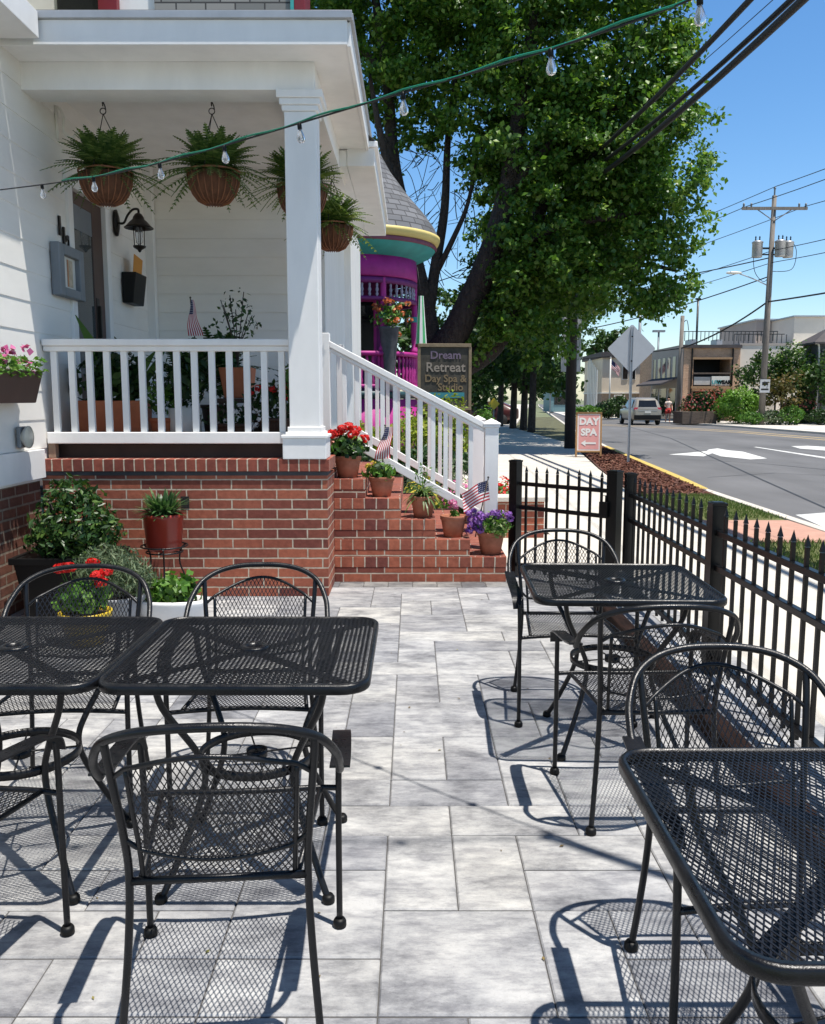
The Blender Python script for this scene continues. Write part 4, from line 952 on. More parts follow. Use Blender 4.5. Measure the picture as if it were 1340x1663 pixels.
# plants standing on the porch -------------------------------------------
ZP = 1.156
t = thing('planter_box', 'long terracotta coloured trough behind the left balusters with dark leafy plants', 'planter', (-2.42, 7.05, ZP)); m = MB(); m.extr([(-.24, -.13, 0), (.24, -.13, 0), (.27, -.16, .34), (-.27, -.16, .34)], (0, .3, 0)); m.build('trough', mTerraLight, t, bevel=.01)
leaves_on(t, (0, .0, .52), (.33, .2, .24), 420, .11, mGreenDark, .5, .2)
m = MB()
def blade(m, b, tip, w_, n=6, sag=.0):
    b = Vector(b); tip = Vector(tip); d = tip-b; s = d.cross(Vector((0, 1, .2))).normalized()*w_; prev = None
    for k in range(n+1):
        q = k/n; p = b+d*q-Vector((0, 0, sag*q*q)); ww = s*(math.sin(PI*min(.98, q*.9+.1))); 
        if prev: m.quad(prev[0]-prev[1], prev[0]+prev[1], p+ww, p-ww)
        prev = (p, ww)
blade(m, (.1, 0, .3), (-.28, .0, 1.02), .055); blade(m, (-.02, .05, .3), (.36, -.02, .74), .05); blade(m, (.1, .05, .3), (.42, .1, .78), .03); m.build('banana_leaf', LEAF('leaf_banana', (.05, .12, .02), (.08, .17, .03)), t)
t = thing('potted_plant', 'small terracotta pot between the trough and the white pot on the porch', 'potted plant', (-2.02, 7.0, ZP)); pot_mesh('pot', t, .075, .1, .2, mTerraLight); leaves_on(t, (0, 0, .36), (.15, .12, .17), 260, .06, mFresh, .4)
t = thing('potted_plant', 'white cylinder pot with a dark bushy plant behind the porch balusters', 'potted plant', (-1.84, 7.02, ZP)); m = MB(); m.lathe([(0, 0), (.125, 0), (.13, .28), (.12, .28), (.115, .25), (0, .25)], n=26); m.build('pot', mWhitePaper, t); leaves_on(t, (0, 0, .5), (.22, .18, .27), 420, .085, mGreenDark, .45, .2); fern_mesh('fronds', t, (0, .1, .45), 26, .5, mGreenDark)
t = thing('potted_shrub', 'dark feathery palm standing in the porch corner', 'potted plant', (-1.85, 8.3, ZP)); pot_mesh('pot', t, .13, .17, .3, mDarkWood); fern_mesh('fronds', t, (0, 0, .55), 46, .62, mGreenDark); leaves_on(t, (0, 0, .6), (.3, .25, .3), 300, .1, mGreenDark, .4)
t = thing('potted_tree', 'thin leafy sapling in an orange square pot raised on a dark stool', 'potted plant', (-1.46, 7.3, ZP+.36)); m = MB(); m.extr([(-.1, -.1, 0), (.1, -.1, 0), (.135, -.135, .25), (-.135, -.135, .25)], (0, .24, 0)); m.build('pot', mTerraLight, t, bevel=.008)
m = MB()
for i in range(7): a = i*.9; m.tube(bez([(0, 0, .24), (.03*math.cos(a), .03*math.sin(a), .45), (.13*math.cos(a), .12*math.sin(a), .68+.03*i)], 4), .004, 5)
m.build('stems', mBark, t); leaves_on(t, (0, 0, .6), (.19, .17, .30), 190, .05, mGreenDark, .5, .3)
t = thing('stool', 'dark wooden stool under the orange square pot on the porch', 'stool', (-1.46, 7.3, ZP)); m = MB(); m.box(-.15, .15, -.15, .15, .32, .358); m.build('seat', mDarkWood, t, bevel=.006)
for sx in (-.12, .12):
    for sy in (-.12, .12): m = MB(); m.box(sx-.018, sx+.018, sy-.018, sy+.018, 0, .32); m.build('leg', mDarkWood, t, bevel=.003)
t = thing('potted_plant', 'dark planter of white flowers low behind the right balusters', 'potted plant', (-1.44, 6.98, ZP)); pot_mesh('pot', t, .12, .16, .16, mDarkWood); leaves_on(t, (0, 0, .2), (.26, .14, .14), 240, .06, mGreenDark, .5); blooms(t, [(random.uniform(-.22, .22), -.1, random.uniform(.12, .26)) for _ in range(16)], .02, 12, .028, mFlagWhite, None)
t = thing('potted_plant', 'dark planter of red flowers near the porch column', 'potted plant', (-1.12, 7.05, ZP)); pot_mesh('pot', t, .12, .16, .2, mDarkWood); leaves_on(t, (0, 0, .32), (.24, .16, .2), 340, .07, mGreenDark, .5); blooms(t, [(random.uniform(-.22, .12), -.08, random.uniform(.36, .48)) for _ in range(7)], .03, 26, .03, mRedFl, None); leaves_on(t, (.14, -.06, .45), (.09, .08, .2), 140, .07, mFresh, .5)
pb = D(321, 556, 7.4); flag_thing('small limp american flag standing among the porch plants', pb-Vector((0, 0, .25)), (-.05, 0, .61), .30, .14, (-.1, -.08, -1), (1, -.2, .0), .012, (0, -1, 0), .85, 1.2)
# ================================================================== PURPLE TURRET HOUSE
tc = Vector((-1.18, 20.0, 0)); th = thing('turret_house', 'purple and teal house with a round turret porch and grey cone roof', 'house', tc)
RD = 1.27
m = MB(); prof = [(1.78, 5.06), (1.66, 5.3), (1.42, 5.62), (1.1, 5.98), (.7, 6.5), (.3, 7.2), (0, 7.9)]
k = 26
for a, b in zip(prof[:-1], prof[1:]): m.lathe([a, b], n=40)
rf = m.build('cone_roof', None, th, uv=False); rf.data.materials.clear()
def slate():
    mt, n, b = base_mat('roof_slate'); tcn = N(n, 'ShaderNodeTexCoord'); sp = N(n, 'ShaderNodeSeparateXYZ'); n.links.new(tcn.outputs['Object'], sp.inputs[0])
    at = N(n, 'ShaderNodeMath', operation='ARCTAN2'); n.links.new(sp.outputs[1], at.inputs[0]); n.links.new(sp.outputs[0], at.inputs[1])
    mu = N(n, 'ShaderNodeMath', operation='MULTIPLY'); mu.inputs[1].default_value = 1.4; n.links.new(at.outputs[0], mu.inputs[0])
    cb = N(n, 'ShaderNodeCombineXYZ'); n.links.new(mu.outputs[0], cb.inputs[0]); n.links.new(sp.outputs[2], cb.inputs[1])
    t = N(n, 'ShaderNodeTexBrick'); t.inputs['Scale'].default_value = 1; t.inputs['Brick Width'].default_value = .3; t.inputs['Row Height'].default_value = .13; t.inputs['Mortar Size'].default_value = .012
    t.inputs['Color1'].default_value = (.17, .175, .19, 1); t.inputs['Color2'].default_value = (.10, .105, .115, 1); t.inputs['Mortar'].default_value = (.06, .06, .065, 1)
    n.links.new(cb.outputs[0], t.inputs['Vector']); n.links.new(t.outputs['Color'], b.inputs['Base Color']); b.inputs['Roughness'].default_value = .85
    iv = N(n, 'ShaderNodeMath', operation='SUBTRACT'); iv.inputs[0].default_value = 1; n.links.new(t.outputs['Fac'], iv.inputs[1]); bump(n, b, iv.outputs[0], .8, .02); return mt
rf.data.materials.append(slate())
m = MB(); m.lathe([(1.70, 4.90), (1.76, 4.93), (1.80, 5.02), (1.795, 5.075), (1.74, 5.09)], n=48); m.build('gutter', mCream, th)
m = MB(); m.lathe([(1.70, 4.895), (1.735, 4.84), (1.70, 4.80)], n=48); m.build('cornice', M('plum_paint', (.2, .05, .09), .5), th)
m = MB(); m.lathe([(1.69, 4.80), (1.60, 4.70), (1.42, 4.62), (1.27, 4.56), (1.2, 4.55)], n=48); m.build('soffit', mTeal, th)
m = MB(); m.lathe([(1.2, 4.56), (RD, 4.56), (RD+.02, 4.15), (RD, 4.12), (1.2, 4.12)], n=48); m.build('frieze', mMagenta, th)
m = MB(); m.lathe([(1.2, 3.98), (RD+.01, 3.98), (RD+.01, 4.10), (1.2, 4.10)], n=48); m.lathe([(1.2, 3.62), (RD+.01, 3.62), (RD+.01, 3.70), (1.2, 3.70), (1.2, 3.62)], n=48); m.build('spindle_rails', mPurple, th)
def ring_items(name, mat, prof, r, n, a0, a1, z):
    for i in range(n):
        a = a0+(a1-a0)*i/(n-1); m = MB(); m.lathe(prof, (r*math.cos(a), r*math.sin(a), z), 8); m.build(name, mat, th)
mSpind = M('grey_lilac_spindle', (.33, .3, .4), .5)
ring_items('spindle', mSpind, [(.018, 0), (.035, .05), (.02, .09), (.04, .14), (.02, .2), (.03, .25), (.018, .28)], 1.22, 24, -PI*.98, -.02, 3.70)
m = MB(); m.lathe([(1.14, 2.45), (1.31, 2.45), (1.33, 2.50), (1.31, 2.545), (1.14, 2.545)], n=48); m.lathe([(1.16, 1.76), (1.29, 1.76), (1.29, 1.84), (1.16, 1.84)], n=48); m.build('porch_rail', mMagenta, th)
ring_items('rail_spindle', mMagenta, [(.022, 0), (.045, .08), (.028, .16), (.045, .3), (.024, .42), (.04, .52), (.022, .62)], 1.225, 30, -PI*.99, -.02, 1.83)
for a in (-.03, -1.1, -2.15, -3.1):
    m = MB(); m.lathe([(.085, 1.7), (.085, 2.55), (.10, 2.56), (.10, 2.62), (.07, 2.66), (.06, 2.75), (.075, 3.1), (.07, 3.25), (.09, 3.3), (.065, 3.36), (.065, 4.1)], (1.22*math.cos(a), 1.22*math.sin(a), 0), 14); m.build('post', mMagenta, th)
    m = MB(); m.lathe([(.09, 3.24), (.095, 3.27), (.095, 3.33), (.088, 3.36)], (1.22*math.cos(a), 1.22*math.sin(a), 0), 14); m.build('post_band', mTeal, th)
m = MB(); m.lathe([(1.0, -.1), (1.30, -.1), (1.30, 1.52), (1.0, 1.52)], n=48); m.build('skirt', mMagenta, th)
m = MB(); m.lathe([(0, 1.69), (1.36, 1.69), (1.37, 1.60), (1.31, 1.53), (1.0, 1.53)], n=48); m.build('porch_floor', M('teal_dark', (.02, .06, .07), .5), th)
m = MB(); m.box(-6, .62, 1.1, 7, 0, 4.6); m.box(-6, -1.2, .2, 1.1, 0, 4.6); m.build('wall', mPurple, th)
m = MB(); m.poly([(-6.2, .1, 4.7), (.7, .1, 4.7), (-1.5, 3, 7.0), (-6.2, 3, 7.0)]); m.poly([(.7, .1, 4.7), (.7, 7, 4.7), (-1.5, 7, 7), (-1.5, 3, 7)]); m.build('roof', mShingle, th, uv=True)
for x in (-.75, .05): 
    m = MB(); m.box(x-.26, x+.26, 1.04, 1.1, 2.2, 3.9); wf = m.build('window', mMagenta, th, bevel=.01); m = MB(); m.box(x-.2, x+.2, 1.03, 1.039, 2.28, 3.82); m.build('pane', mPane, wf)
# hanging flower urn on the turret porch
c = D(632, 545, 18.9)
t = thing('flower_urn', 'grey urn of orange flowers on the purple turret porch', 'flower urn', (c.x, c.y, 1.70)); m = MB(); m.lathe([(.16, 0), (.16, .08), (.12, .2), (.14, .6), (.18, 1.0), (.21, 1.3), (.24, 1.36), (.22, 1.36), (0, 1.3)], n=20); m.build('urn', M('dark_urn', (.07, .07, .08), .6, .3, 9), t)
leaves_on(t, (0, 0, 1.58), (.36, .3, .36), 420, .11, mFresh, .5, .3); cs = [tuple(np.array((0, 0, 1.62))+RNG.normal(size=3)*np.array([.19, .17, .2])) for _ in range(22)]; blooms(t, cs, .06, 16, .07, mOrFl, None)
t = thing('windsock', 'green and white striped windsock hanging beside the turret porch', 'windsock', D(684, 520, 18.6)); m = MB(); 
for i in range(10):
    a0, a1 = i*PI/5, (i+1)*PI/5; m.quad((.05*math.cos(a0), .05*math.sin(a0), .5), (.05*math.cos(a1), .05*math.sin(a1), .5), (.12*math.cos(a1), .12*math.sin(a1), -.5), (.12*math.cos(a0), .12*math.sin(a0), -.5), i % 2)
m.lathe([(.12, -.5), (.125, -.56)], n=12, mi=2); m.build('sleeve', [M('windsock_green', (.06, .35, .13), .7), mFlagWhite, mMaroon], t); m = MB(); m.tube([(0, 0, .5), (-.08, .1, 1.1)], .006, 5); m.build('cord', mCable, t)
# spa sign -----------------------------------------------------------------
a = D(681, 650, 17.4); b = D(762, 650, 17.4); cx = (a.x+b.x)/2; hw = (b.x-a.x)/2
t = thing('spa_sign', 'dark carved wooden garden sign of a spa in the shade of the big tree', 'sign', (cx, 17.4, 0), rad(4))
m = MB(); m.box(-hw, hw, -.03, .03, 1.35, 2.54); m.build('board', mTan, t, bevel=.01)
m = MB(); m.box(-hw-.03, hw+.03, -.06, .06, 2.54, 2.61); m.box(-hw-.04, hw+.04, -.05, -.031, 1.30, 1.36); m.box(-hw-.04, -hw+.02, -.05, -.031, 1.361, 2.539); m.box(hw-.02, hw+.04, -.05, -.031, 1.361, 2.539); m.build('frame', M('sign_frame', (.2, .15, .09), .6, .2, 8), t, bevel=.006)
for s in (-1, 1): m = MB(); m.box(s*hw-.05, s*hw+.05, -.02, .05, -.1, 1.34); m.build('post', mDarkWood, t)
for tx, z, sz, mt in (('Dream', 2.38, .22, mLilac), ('Retreat', 2.14, .26, M('bright_letters', (.26, .22, .18), .5, .05)), ('Day Spa &', 1.92, .20, mGold), ('Studio', 1.75, .20, mGold)): text('lettering', tx, sz, mt, t, (.02 if tx != 'Studio' else .12, -.036, z), (PI/2, 0, 0), .006, bold=.004)
m = MB(); m.box(-hw+.15, hw-.1, -.042, -.031, 1.54, 1.65); m.build('teal_band', M('teal_band', (.03, .2, .24), .5), t)
# garden: brick bed, hedge, flowers ---------------------------------------
def plantbed(name, rects, mat, n, size, label, cat, zmid, asp=.5, jit=.7): pass
m = MB(); m.box(.62, 1.44, 9.35, 9.58, -.05, .40); m.box(.62, .86, 9.581, 14.2, -.05, .40); wl = tag(m.build('garden_wall', mBrick, uv=True), 'low brick garden wall with a stone cap beyond the black gate', 'wall')
m = MB(); m.box(.58, 1.48, 9.31, 9.62, .401, .455); m.box(.58, .90, 9.621, 14.24, .401, .455); m.build('cap', mConc, wl, bevel=.008)
BG = 'bushes in the garden bed beside the steps'
def hedge(label, x0, x1, y, d, z1, n, mat, size, cat='hedge'):
    t = thing('hedge', label, cat, ((x0+x1)/2, y, 0)); p = np.stack([RNG.uniform(-(x1-x0)/2, (x1-x0)/2, n), RNG.uniform(-d/2, d/2, n), RNG.uniform(.05, z1, n)], 1)
    ex = np.maximum(np.abs(p[:, 0])/((x1-x0)/2), np.maximum(np.abs(p[:, 1])/(d/2), p[:, 2]/z1)); k = ex > .72; p = p[k]; p[:, 2] += .07*np.sin(p[:, 0]*6)*p[:, 2]; p[:, 1] += .08*np.sin(p[:, 0]*9+p[:, 2]*5)
    nn = np.stack([p[:, 0]/(x1-x0), p[:, 1]/d, p[:, 2]/z1-.4], 1); leaf_mesh('foliage', p, nn, size, .5, mat, t, jitter=.5)
    m = MB()
    for i in range(9): xx = -(x1-x0)/2+(x1-x0)*(i+.5)/9; m.tube([(xx, 0, 0), (xx+.06, .03, z1*.8)], .02, 5)
    m.build('stems', mBark, t); return t
hedge('dark green hedge seen between the white stair balusters', -.9, .85, 12.6, 1.1, .78, 5000, mGreenDark, .1)
hedge('yellow green clipped hedge behind the white stair railing', -1.1, .55, 13.6, .9, 1.15, 5200, mLime, .09)
bush('shrub', 'pale yellow green shrub in front of the spa sign', 'shrub', (.45, 15.8, .8), (.75, .5, .75), 2200, .1, mLime, BG)
bush('shrub', 'round green shrub right of the spa sign', 'shrub', (1.55, 19.0, .75), (.36, .36, .55), 1500, .09, mFresh, BG)
bush('shrub', 'low grey green shrub behind the garden wall cap', 'shrub', (.35, 11.2, .35), (.5, .6, .34), 1300, .07, mSage, BG)
FB = 'flower clumps by the garden wall'
for lb, c, r, fm in (('clump of red blossoms on the garden wall beside the newel post', (1.06, 10.2, .3), (.22, .5, .24), mRedFl), ('clump of pink blossoms behind the lower stair balusters', (.55, 10.4, .28), (.25, .4, .22), mPinkFl), ('clump of yellow blossoms behind the stair balusters', (.12, 10.3, .28), (.25, .4, .24), mYelFl)):
    bush('flower_clump', lb, 'flowers', c, r, 500, .06, mFresh, FB, stem=False, flowers=(fm, 420, .05))
# ================================================================== TREES
def limb(m, pts, r0, r1, n=9, seg=6):
    P = bez(pts, seg); L = len(P)-1; m.tube(P, 1.0, n, scale=[r0+(r1-r0)*i/L for i in range(L+1)])
def crown(parent, blobs, per_m2, leaf, mat, cl=.42, nl=42, gap=.0):
    C = []; Nn = []
    for (c, r) in blobs:
        nc = int(per_m2*4*PI*r*r)
        d = RNG.normal(size=(nc, 3)); d /= np.linalg.norm(d, axis=1)[:, None]
        lump = 1+.16*np.sin(d[:, 0]*6+c[0])+.14*np.sin(d[:, 1]*7+c[2])+.14*np.sin(d[:, 2]*8+c[1]); rr = r*lump*RNG.uniform(.55, 1.05, nc)**.8
        p = np.array(c)+d*rr[:, None]*np.array([1, 1, .92])
        for q, e in zip(p, d):
            k = int(nl*RNG.uniform(.5, 1.3)); s = cl*RNG.uniform(.6, 1.3)
            C.append(q+RNG.normal(size=(k, 3))*s*np.array([.5, .5, .36])); Nn.append(np.tile(e*.5+np.array([0, 0, .7]), (k, 1)))
    return leaf_mesh('crown', np.vstack(C), np.vstack(Nn), leaf*RNG.uniform(.6, 1.35, sum(len(q) for q in C)), .72, mat, parent, jitter=.55, droop=.35)
def DD(px, py, Y): return tuple(D(px, py, Y))
tb = D(712, 640, 25.5); tr = thing('maple_tree', 'huge leafy maple with several dark leaning trunks towering beside the turret house', 'tree', (0, 0, 0))
tr_off = Vector((tb.x, 25.5, 0)); tr.location = tr_off
m = MB()
B0 = (tb.x, 25.5, -.1); B1 = DD(708, 600, 25.5)
limb(m, [B0, B1, DD(745, 530, 25.4), DD(790, 430, 25.2), DD(822, 320, 25), DD(845, 180, 25), DD(870, 20, 25)], .55, .16, 14)
limb(m, [DD(735, 600, 25.6), DD(800, 560, 25.6), DD(845, 470, 25.8), DD(880, 330, 26), DD(930, 180, 26)], .42, .12, 12)
limb(m, [B1, DD(695, 520, 25.8), DD(668, 400, 26), DD(640, 270, 26.2), DD(628, 120, 26.4), DD(600, -60, 26.5)], .33, .10, 12)
limb(m, [DD(690, 560, 25.7), DD(706, 440, 26), DD(722, 340, 26.2), DD(728, 220, 26.4), DD(745, 90, 26.4)], .2, .06, 10)
limb(m, [DD(668, 400, 26), DD(625, 250, 25.5), DD(600, 120, 25.2)], .17, .05, 8)
limb(m, [DD(705, 450, 26), DD(735, 390, 25.7), DD(760, 330, 25.6), DD(775, 250, 25.6)], .10, .04, 7)
limb(m, [DD(822, 320, 25), DD(900, 230, 24.6), DD(990, 180, 24.5), DD(1070, 150, 24.4)], .16, .04, 8)
limb(m, [DD(800, 420, 25.2), DD(900, 370, 24.7), DD(1010, 350, 24.6), DD(1090, 330, 24.4)], .15, .04, 8)
limb(m, [DD(845, 470, 25.8), DD(940, 440, 25.4), DD(1040, 430, 25), DD(1100, 440, 24.8)], .13, .04, 8)
limb(m, [DD(628, 120, 26.4), DD(560, 40, 26.6), DD(540, -60, 26.6)], .12, .04, 8)
for i in range(130):                                   # bare twigs seen against the sky
    a = DD(random.uniform(610, 800), random.uniform(240, 480), random.uniform(25.4, 26.6)); b = Vector(a)+Vector((random.uniform(-1.2, 1.2), random.uniform(-.6, .6), random.uniform(.2, 1.1)))
    m.tube(bez([a, tuple((Vector(a)+b)/2+Vector((0, 0, random.uniform(-.2, .2)))), tuple(b)], 3), random.uniform(.006, .014), 4)
o = m.build('trunk', mBark, tr); o.location = -tr_off
BL = [(1030, 80, 24.5, 1.9), (1075, 60, 24.5, 1.05), (1075, 200, 24.4, 1.35), (1000, 230, 24.6, 1.9), (1085, 290, 24.3, 1.35), (1080, 370, 24.2, 1.15), (1010, 370, 24.5, 1.6), (1085, 450, 24.2, 1.0), (1040, 480, 24.4, .85), (985, 450, 24.6, 1.2), (905, 400, 25, 1.7), (910, 490, 25.5, 1.2), (840, 500, 26.2, 1.2), (930, 270, 25, 1.9), (930, 120, 25, 2.3), (840, 180, 25.4, 2.1), (840, 60, 25.5, 2.4), (860, 320, 25.6, 1.6), (800, 480, 26.6, 1.0), (740, 110, 25.8, 2.0), (650, 60, 26.2, 2.1), (560, 40, 26.6, 1.7), (530, -40, 26.8, 1.7), (610, 170, 26.4, 1.0), (705, 190, 26, 1.0), (790, 270, 25.6, .9), (612, 270, 27, .6), (825, 545, 24.8, .8), (795, 500, 24.9, .55), (855, 450, 24.4, .95), (875, 540, 24.8, .9), (770, 560, 25, .45), (835, 390, 24.5, .7),
      (600, -140, 26.6, 2.6), (760, -120, 25.8, 2.8), (930, -90, 25.2, 2.6), (1010, -120, 24.8, 1.9), (850, -300, 25.6, 3), (690, -320, 26, 2.8), (830, 420, 26, 1.1), (1000, 300, 25.5, 1.6), (960, 380, 26, 1.5), (880, 240, 26.5, 2.0), (760, 0, 27, 2.4), (640, -20, 27.4, 2.2),
      (880, 400, 31, 2.2), (930, 330, 32, 2.3), (980, 300, 30, 2.1), (1010, 240, 33, 2.2), (900, 260, 36, 2.6), (840, 420, 35, 2.0), (960, 420, 35, 2.0), (870, 470, 38, 1.9), (930, 480, 39, 1.9)]
o = crown(tr, [(np.array(DD(x, y, Y)), r) for x, y, Y, r in BL], 1.5, .155, mTree, .36, 78); o.location = -tr_off
ivy = D(800, 520, 25.2)
def tree(name, label, x, y, h, cr, mat=mTree2, tr_r=.16, group=None, blobs=5, base=.35, leaf=.26, per=1.2, lean=0):
    t = thing(name, label, 'tree', (x, y, 0), 0, group); m = MB(); limb(m, [(0, 0, -.1), (.05, 0, h*.3), (lean*.5, .05, h*.6), (lean, 0, h*.85)], tr_r, tr_r*.3, 10)
    for i in range(5): a = i*1.3; limb(m, [(lean*.3, 0, h*(.35+.06*i)), (cr*.4*math.cos(a), cr*.4*math.sin(a), h*(.5+.06*i)), (cr*.75*math.cos(a), cr*.75*math.sin(a), h*(.6+.06*i))], tr_r*.35, tr_r*.1, 6)
    m.build('trunk', mBark, t); B = [((lean, 0, h*.78), cr*.62)]
    for i in range(blobs): a = i*2.4; z = h*(base+(.95-base)*(i+.5)/blobs); B.append(((cr*.55*math.cos(a), cr*.55*math.sin(a), z), cr*random.uniform(.42, .55)))
    crown(t, [(np.array(c), r) for c, r in B], per, leaf, mat, .5, 26); return t
TG2 = 'street trees along the kerb'
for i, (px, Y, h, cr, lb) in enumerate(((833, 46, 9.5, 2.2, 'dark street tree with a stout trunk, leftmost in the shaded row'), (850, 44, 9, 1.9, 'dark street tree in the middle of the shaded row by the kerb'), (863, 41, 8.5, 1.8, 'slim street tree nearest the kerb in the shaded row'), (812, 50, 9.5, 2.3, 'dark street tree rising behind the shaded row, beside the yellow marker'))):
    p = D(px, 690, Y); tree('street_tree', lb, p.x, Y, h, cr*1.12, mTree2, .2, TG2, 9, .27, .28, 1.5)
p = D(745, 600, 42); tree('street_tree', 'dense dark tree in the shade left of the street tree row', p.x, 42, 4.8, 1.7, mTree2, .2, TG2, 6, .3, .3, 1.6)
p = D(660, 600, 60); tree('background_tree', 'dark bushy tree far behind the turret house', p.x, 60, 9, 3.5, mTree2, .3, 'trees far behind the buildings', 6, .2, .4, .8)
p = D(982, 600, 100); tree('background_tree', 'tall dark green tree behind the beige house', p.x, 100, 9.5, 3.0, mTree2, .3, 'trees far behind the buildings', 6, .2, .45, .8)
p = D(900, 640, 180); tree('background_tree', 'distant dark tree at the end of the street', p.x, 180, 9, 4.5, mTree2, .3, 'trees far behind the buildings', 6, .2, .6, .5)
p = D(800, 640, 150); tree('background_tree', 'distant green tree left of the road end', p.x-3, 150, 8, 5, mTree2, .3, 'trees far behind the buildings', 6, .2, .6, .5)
# ================================================================== POLES, WIRES, SIGNS
def cable(m, a, b, sag, r, n=24):
    a, b = Vector(a), Vector(b); m.tube([a.lerp(b, i/n)-Vector((0, 0, sag*4*(i/n)*(1-i/n))) for i in range(n+1)], r, 6)
pd = G(925, 728); P1 = Vector((pd.x, pd.y, 0))
t = thing('utility_pole', 'dark wooden utility pole in front of the big tree, beside the day spa board', 'utility pole', P1); m = MB(); m.tube([(0, 0, -.1), (0, 0, 4), (.02, 0, 9.2)], 1, 14, scale=[.17, .155, .12]); m.build('shaft', mPoleDark, t)
m = MB(); m.box(-.06, .06, -.30, -.13, 7.9, 8.3); m.box(-.05, .05, -.28, -.13, 7.3, 7.5); m.build('cable_clamp', mIron, t, bevel=.01)
P0 = Vector((5.3, -14, 0))
t = thing('overhead_cables', 'bundle of thick black overhead cables crossing the upper right sky', 'cables', P1+Vector((0, 0, 8)))
def span(name, par, a, b, sag, r, mat=mCable): m = MB(); off_ = par.location; cable(m, Vector(a)-off_, Vector(b)-off_, sag, r); return m.build(name, mat, par)
for dx, z0, z1, sg, r in ((-.12, 8.35, 8.15, 1.15, .05), (.10, 8.1, 7.9, 1.2, .045), (.02, 7.75, 7.85, 1.2, .06)): span('cable', t, (P1.x+dx*.4, P1.y, z0), (P0.x+dx*3, P0.y, z1), sg, r)
t = thing('overhead_wire', 'thin wire high in the sky left of the black cables', 'wire', P1+Vector((0, 0, 9))); span('strand', t, (P1.x, P1.y, 9.1), (3.4, -10, 9.0), .5, .008); span('strand', t, (P1.x, P1.y, 8.7), (6.5, -12, 8.6), 1.3, .007)
P2 = G(1236, 690, -.02); P2 = Vector((P2.x, P2.y, 0)); hp = 13.6
t = thing('utility_pole', 'weathered grey utility pole with crossarm and three transformers across the road', 'utility pole', P2)
m = MB(); m.tube([(0, 0, -.1), (.04, 0, 6), (.1, 0, hp)], 1, 14, scale=[.2, .18, .13]); m.build('shaft', mPoleWood, t)
xo = .09
m = MB(); m.box(xo-1.95, xo+1.95, -.2, -.09, hp-.85, hp-.68); 
for s in (-1, 1): m.tube([(xo+s*1.0, -.15, hp-.85), (xo, -.13, hp-1.5)], .03, 5)
m.build('crossarm', mPoleWood, t)
for x in (-1.85, -1.4, 1.45, 1.85): m = MB(); m.lathe([(.02, 0), (.07, .05), (.05, .1), (.07, .14), (.04, .22), (0, .24)], (xo+x, -.15, hp-.68), 8); m.build('insulator', mGreyMetal, t)
m = MB(); m.lathe([(.05, 0), (.05, .35), (.08, .4), (.05, .5), (0, .52)], (.1, 0, hp), 8); m.build('insulator', mGreyMetal, t)
for x, y in ((-.82, -.1), (.42, -.42), (1.05, -.05)):
    m = MB(); m.lathe([(0, 0), (.28, 0), (.3, .06), (.3, .82), (.33, .84), (.33, .9), (.2, .97), (0, .99)], (xo-.08+x, y, 10.0), 18); tf = m.build('transformer', mGalv, t); m = MB()
    for q in (-.12, .12): m.lathe([(.03, 0), (.05, .06), (.03, .12), (.05, .18), (.02, .28)], (xo-.08+x+q, y, 10.97), 8)
    m.build('bushing', mIron, tf)
m = MB(); m.box(xo-.9, xo+1.0, -.06, .06, 10.5, 10.6); m.box(xo-.9, xo+1.0, -.06, .06, 10.15, 10.22); m.tube(bez([(-.75, -.1, 10.9), (-1.0, -.1, 10.4), (-.9, -.1, 9.2), (-.3, 0, 8.6), (.1, 0, 9.0)], 6), .02, 5); m.tube(bez([(1.3, -.1, 10.9), (1.55, -.1, 10.3), (1.3, -.1, 9.3), (.08, 0, 9.2)], 6), .02, 5); m.build('transformer_bracket', mIron, t)
m = MB(); m.tube(bez([(.1, 0, 8.3), (-.8, -.05, 8.7), (-1.8, -.1, 9.05)], 6), .035, 8); m.build('lamp_arm', mGalv, t)
m = MB(); m.lathe([(0, -.5), (.1, -.46), (.16, -.2), (.17, .1), (.1, .4), (.04, .5)], n=14); m.v = [(-2.15+z*.95, x-.12, 9.1+y*.55) for x, y, z in m.v]; m.build('lamp_head', mWhitePaper, t)
m = MB(); m.box(-.28, .33, -.24, -.21, 1.95, 2.75); sg_ = m.build('notice', mSignBack, t, bevel=.005); m = MB(); m.box(-.15, .2, -.246, -.241, 2.4, 2.6); m.box(-.2, .25, -.246, -.241, 2.1, 2.2); m.build('notice_print', mIron, sg_)
t = thing('overhead_wires', 'set of thin wires running from the grey transformer pole across the sky', 'wires', P2+Vector((0, 0, 12)))
R_ = P2+Vector((4.2, -47, 0)); L_ = P2+Vector((-16, 46, 0))
for x, z in ((-1.6, 12.95), (.1, 14.1), (1.9, 12.95), (.1, 10.4), (.1, 9.7)):
    span('wire', t, P2+Vector((x, -.15, z)), R_+Vector((x, 0, z+.2)), .9, .022); span('wire', t, P2+Vector((x, -.15, z)), L_+Vector((x, 0, z-.8)), .8, .02)
span('wire', t, P2+Vector((0, 0, 7.4)), R_+Vector((0, 0, 7.8)), .6, .05)
P3 = D(1100, 686, 60); P3 = Vector((P3.x, 60, 0))
span('wire', t, P2+Vector((0, 0, 7.4)), P3+Vector((0, 0, 5.0)), .3, .05); span('wire', t, P2+Vector((0, 0, 8.9)), P3+Vector((-9, 8, 6.3)), .5, .035); span('wire', t, P2+Vector((0, 0, 10.0)), P3+Vector((-12, 4, 9.2)), .5, .035); span('wire', t, P3+Vector((0, 0, 5.0)), P3+Vector((-30, 30, 4.2)), .5, .04)
